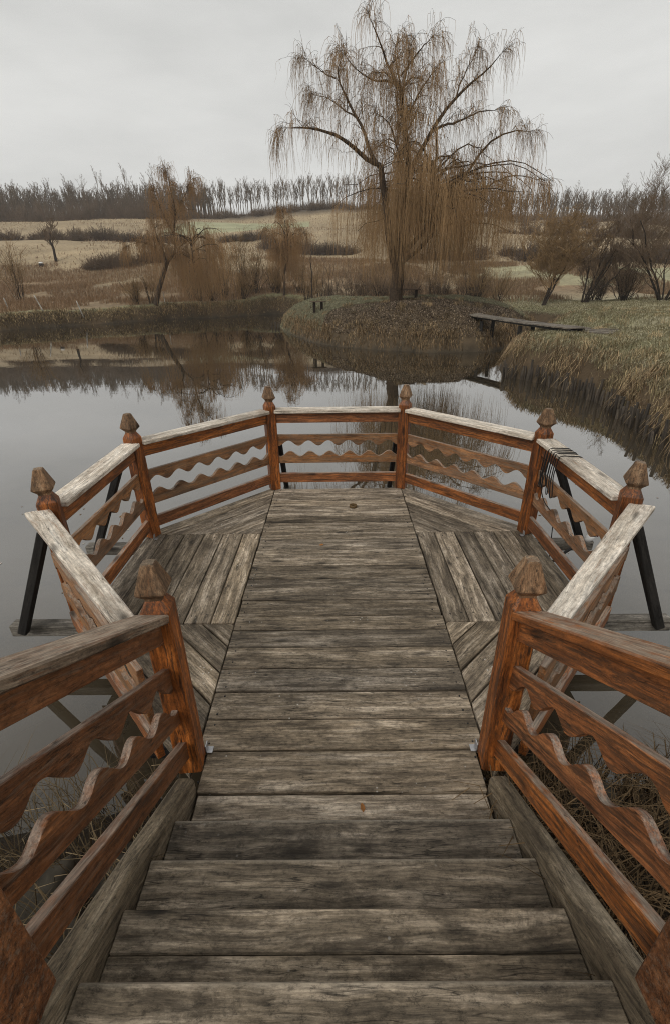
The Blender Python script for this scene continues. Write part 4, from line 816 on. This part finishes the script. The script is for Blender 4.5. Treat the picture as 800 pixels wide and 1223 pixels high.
x, y, s1, _, D_ = scatter(26000, -110, 90, 78, 186, lambda x, y, a, i, D, r: (np.abs(x) < .75*D) & (vnoise(x, y, 12, 77) > .3) & ~((D > 142) & (D < 176) & (x > -62+.1*D) & (x < -8)) & (r < .7), 77)
grass('field_stubble', 'rough tufts of stubble over the far fields', x, y, .22+.3*rng.random(len(x)), .13, .5, (.17, .12, .075), (.4, .3, .2), 78)
g = np.random.default_rng(81); n = 70; x = np.where(g.random(n) < .5, g.uniform(-4.5, -2.1, n), g.uniform(2.2, 5, n)); y = g.uniform(-.1, 4.5, n); a = g.uniform(0, 6.28, n); l_ = g.uniform(.008, .022, n)
V = np.stack([np.stack([x+l_*np.cos(a+q)*m_, y+l_*np.sin(a+q)*m_, np.full(n, WZ+.004)], 1) for q, m_ in ((0, 1.3), (1.6, .6), (3.14, 1.3), (4.7, .6))], 1); c = np.repeat(np.where(g.random((n, 1)) < .4, [[.5, .46, .38]], [[.16, .1, .05]]), 4, 0)
tag(link('floating_leaves', np_mesh('floating_leaves', V.reshape(-1, 3), np.arange(n*4).reshape(-1, 4), c), M['grass']), 'specks of floating leaf on the water beside the deck', 'leaves', kind='stuff')
pts = [(sx*(SX-.055-.0*k), (a_+c_)/2+o_*(a_-c_)*.27) for k, (a_, c_) in enumerate(zip(seams[:-1], seams[1:])) for sx in (-1, 1) for o_ in (-1, 1)]+[(s_*(ex_+.1+o_), yy) for s_ in (-1, 1) for ex_ in (.8, .99, 1.19, 1.39, 1.59, 1.78) for yy in (1.24, 2.48) for o_ in (-.045, .05)]
P = np.array([[(x, y, -.003), (x, y, .0035), (x, y, .0045)] for x, y in pts]); P[:, :, :2] += g.normal(0, .008, (len(pts), 1, 2))
V, F = tubes(P, np.tile([[.0055, .0055, .001]], (len(pts), 1)), 6)
o = link('nail_heads', np_mesh('nail_heads', V, F), M['dark'], deck, Matrix.Identity(4)); tag(o, kind='stuff')
# stones at the water's edge left of the stairs
def stone(seed, r_):
    bm = bmesh.new(); bmesh.ops.create_icosphere(bm, subdivisions=3, radius=r_); g = np.random.default_rng(seed); kk = g.uniform(2, 4, 3)
    for v in bm.verts:
        q = v.co/r_; f = 1+.16*math.sin(kk[0]*q.x*2+seed)+.14*math.sin(kk[1]*q.y*2+1)*math.cos(kk[2]*q.z*2)+.05*math.sin(11*q.x+7*q.y); v.co *= f; v.co.z *= .72
    return bm_mesh(bm, 'shore_stone', True)
for i, (x, y, r_, lab) in enumerate(((-1.22, -.62, .13, 'mossy brown stone at the waterline left of the stairs, furthest from the stringer'), (-1.0, -.5, .12, 'dark stone at the waterline close to the left stair stringer'), (-1.05, -.86, .15, 'dark stone on the shore nearest the lower left newel post'), (1.35, -.15, .13, 'dark stone at the waterline right of the stairs'), (1.62, -.42, .16, 'dark round stone in the dry grass right of the stairs'))):
    tag(link('shore_stone', stone(i, r_), M['stone'], None, Matrix.Translation((x, y, grd(x, y)+.03)) @ Matrix.Rotation(i*1.1, 4, 'Z')), lab, 'stone', 'stones on the near shore')

# ------------------------------------------------------------------ thin winter haze
hm = bpy.data.materials.new('haze_air'); hm.use_nodes = True; t = hm.node_tree; t.nodes.clear()
o_ = t.nodes.new('ShaderNodeOutputMaterial'); v_ = t.nodes.new('ShaderNodeVolumePrincipled'); v_.inputs['Color'].default_value = (.95, .94, .92, 1); v_.inputs['Density'].default_value = .00055
t.links.new(v_.outputs[0], o_.inputs['Volume'])
bm = bmesh.new(); bmesh.ops.create_cube(bm, size=1)
for v in bm.verts: v.co = ((-3300 if v.co.x < 0 else 3300), (-700 if v.co.y < 0 else 3300), (-3.2 if v.co.z < 0 else 60))
tag(link('haze', bm_mesh(bm, 'haze'), hm), kind='stuff')
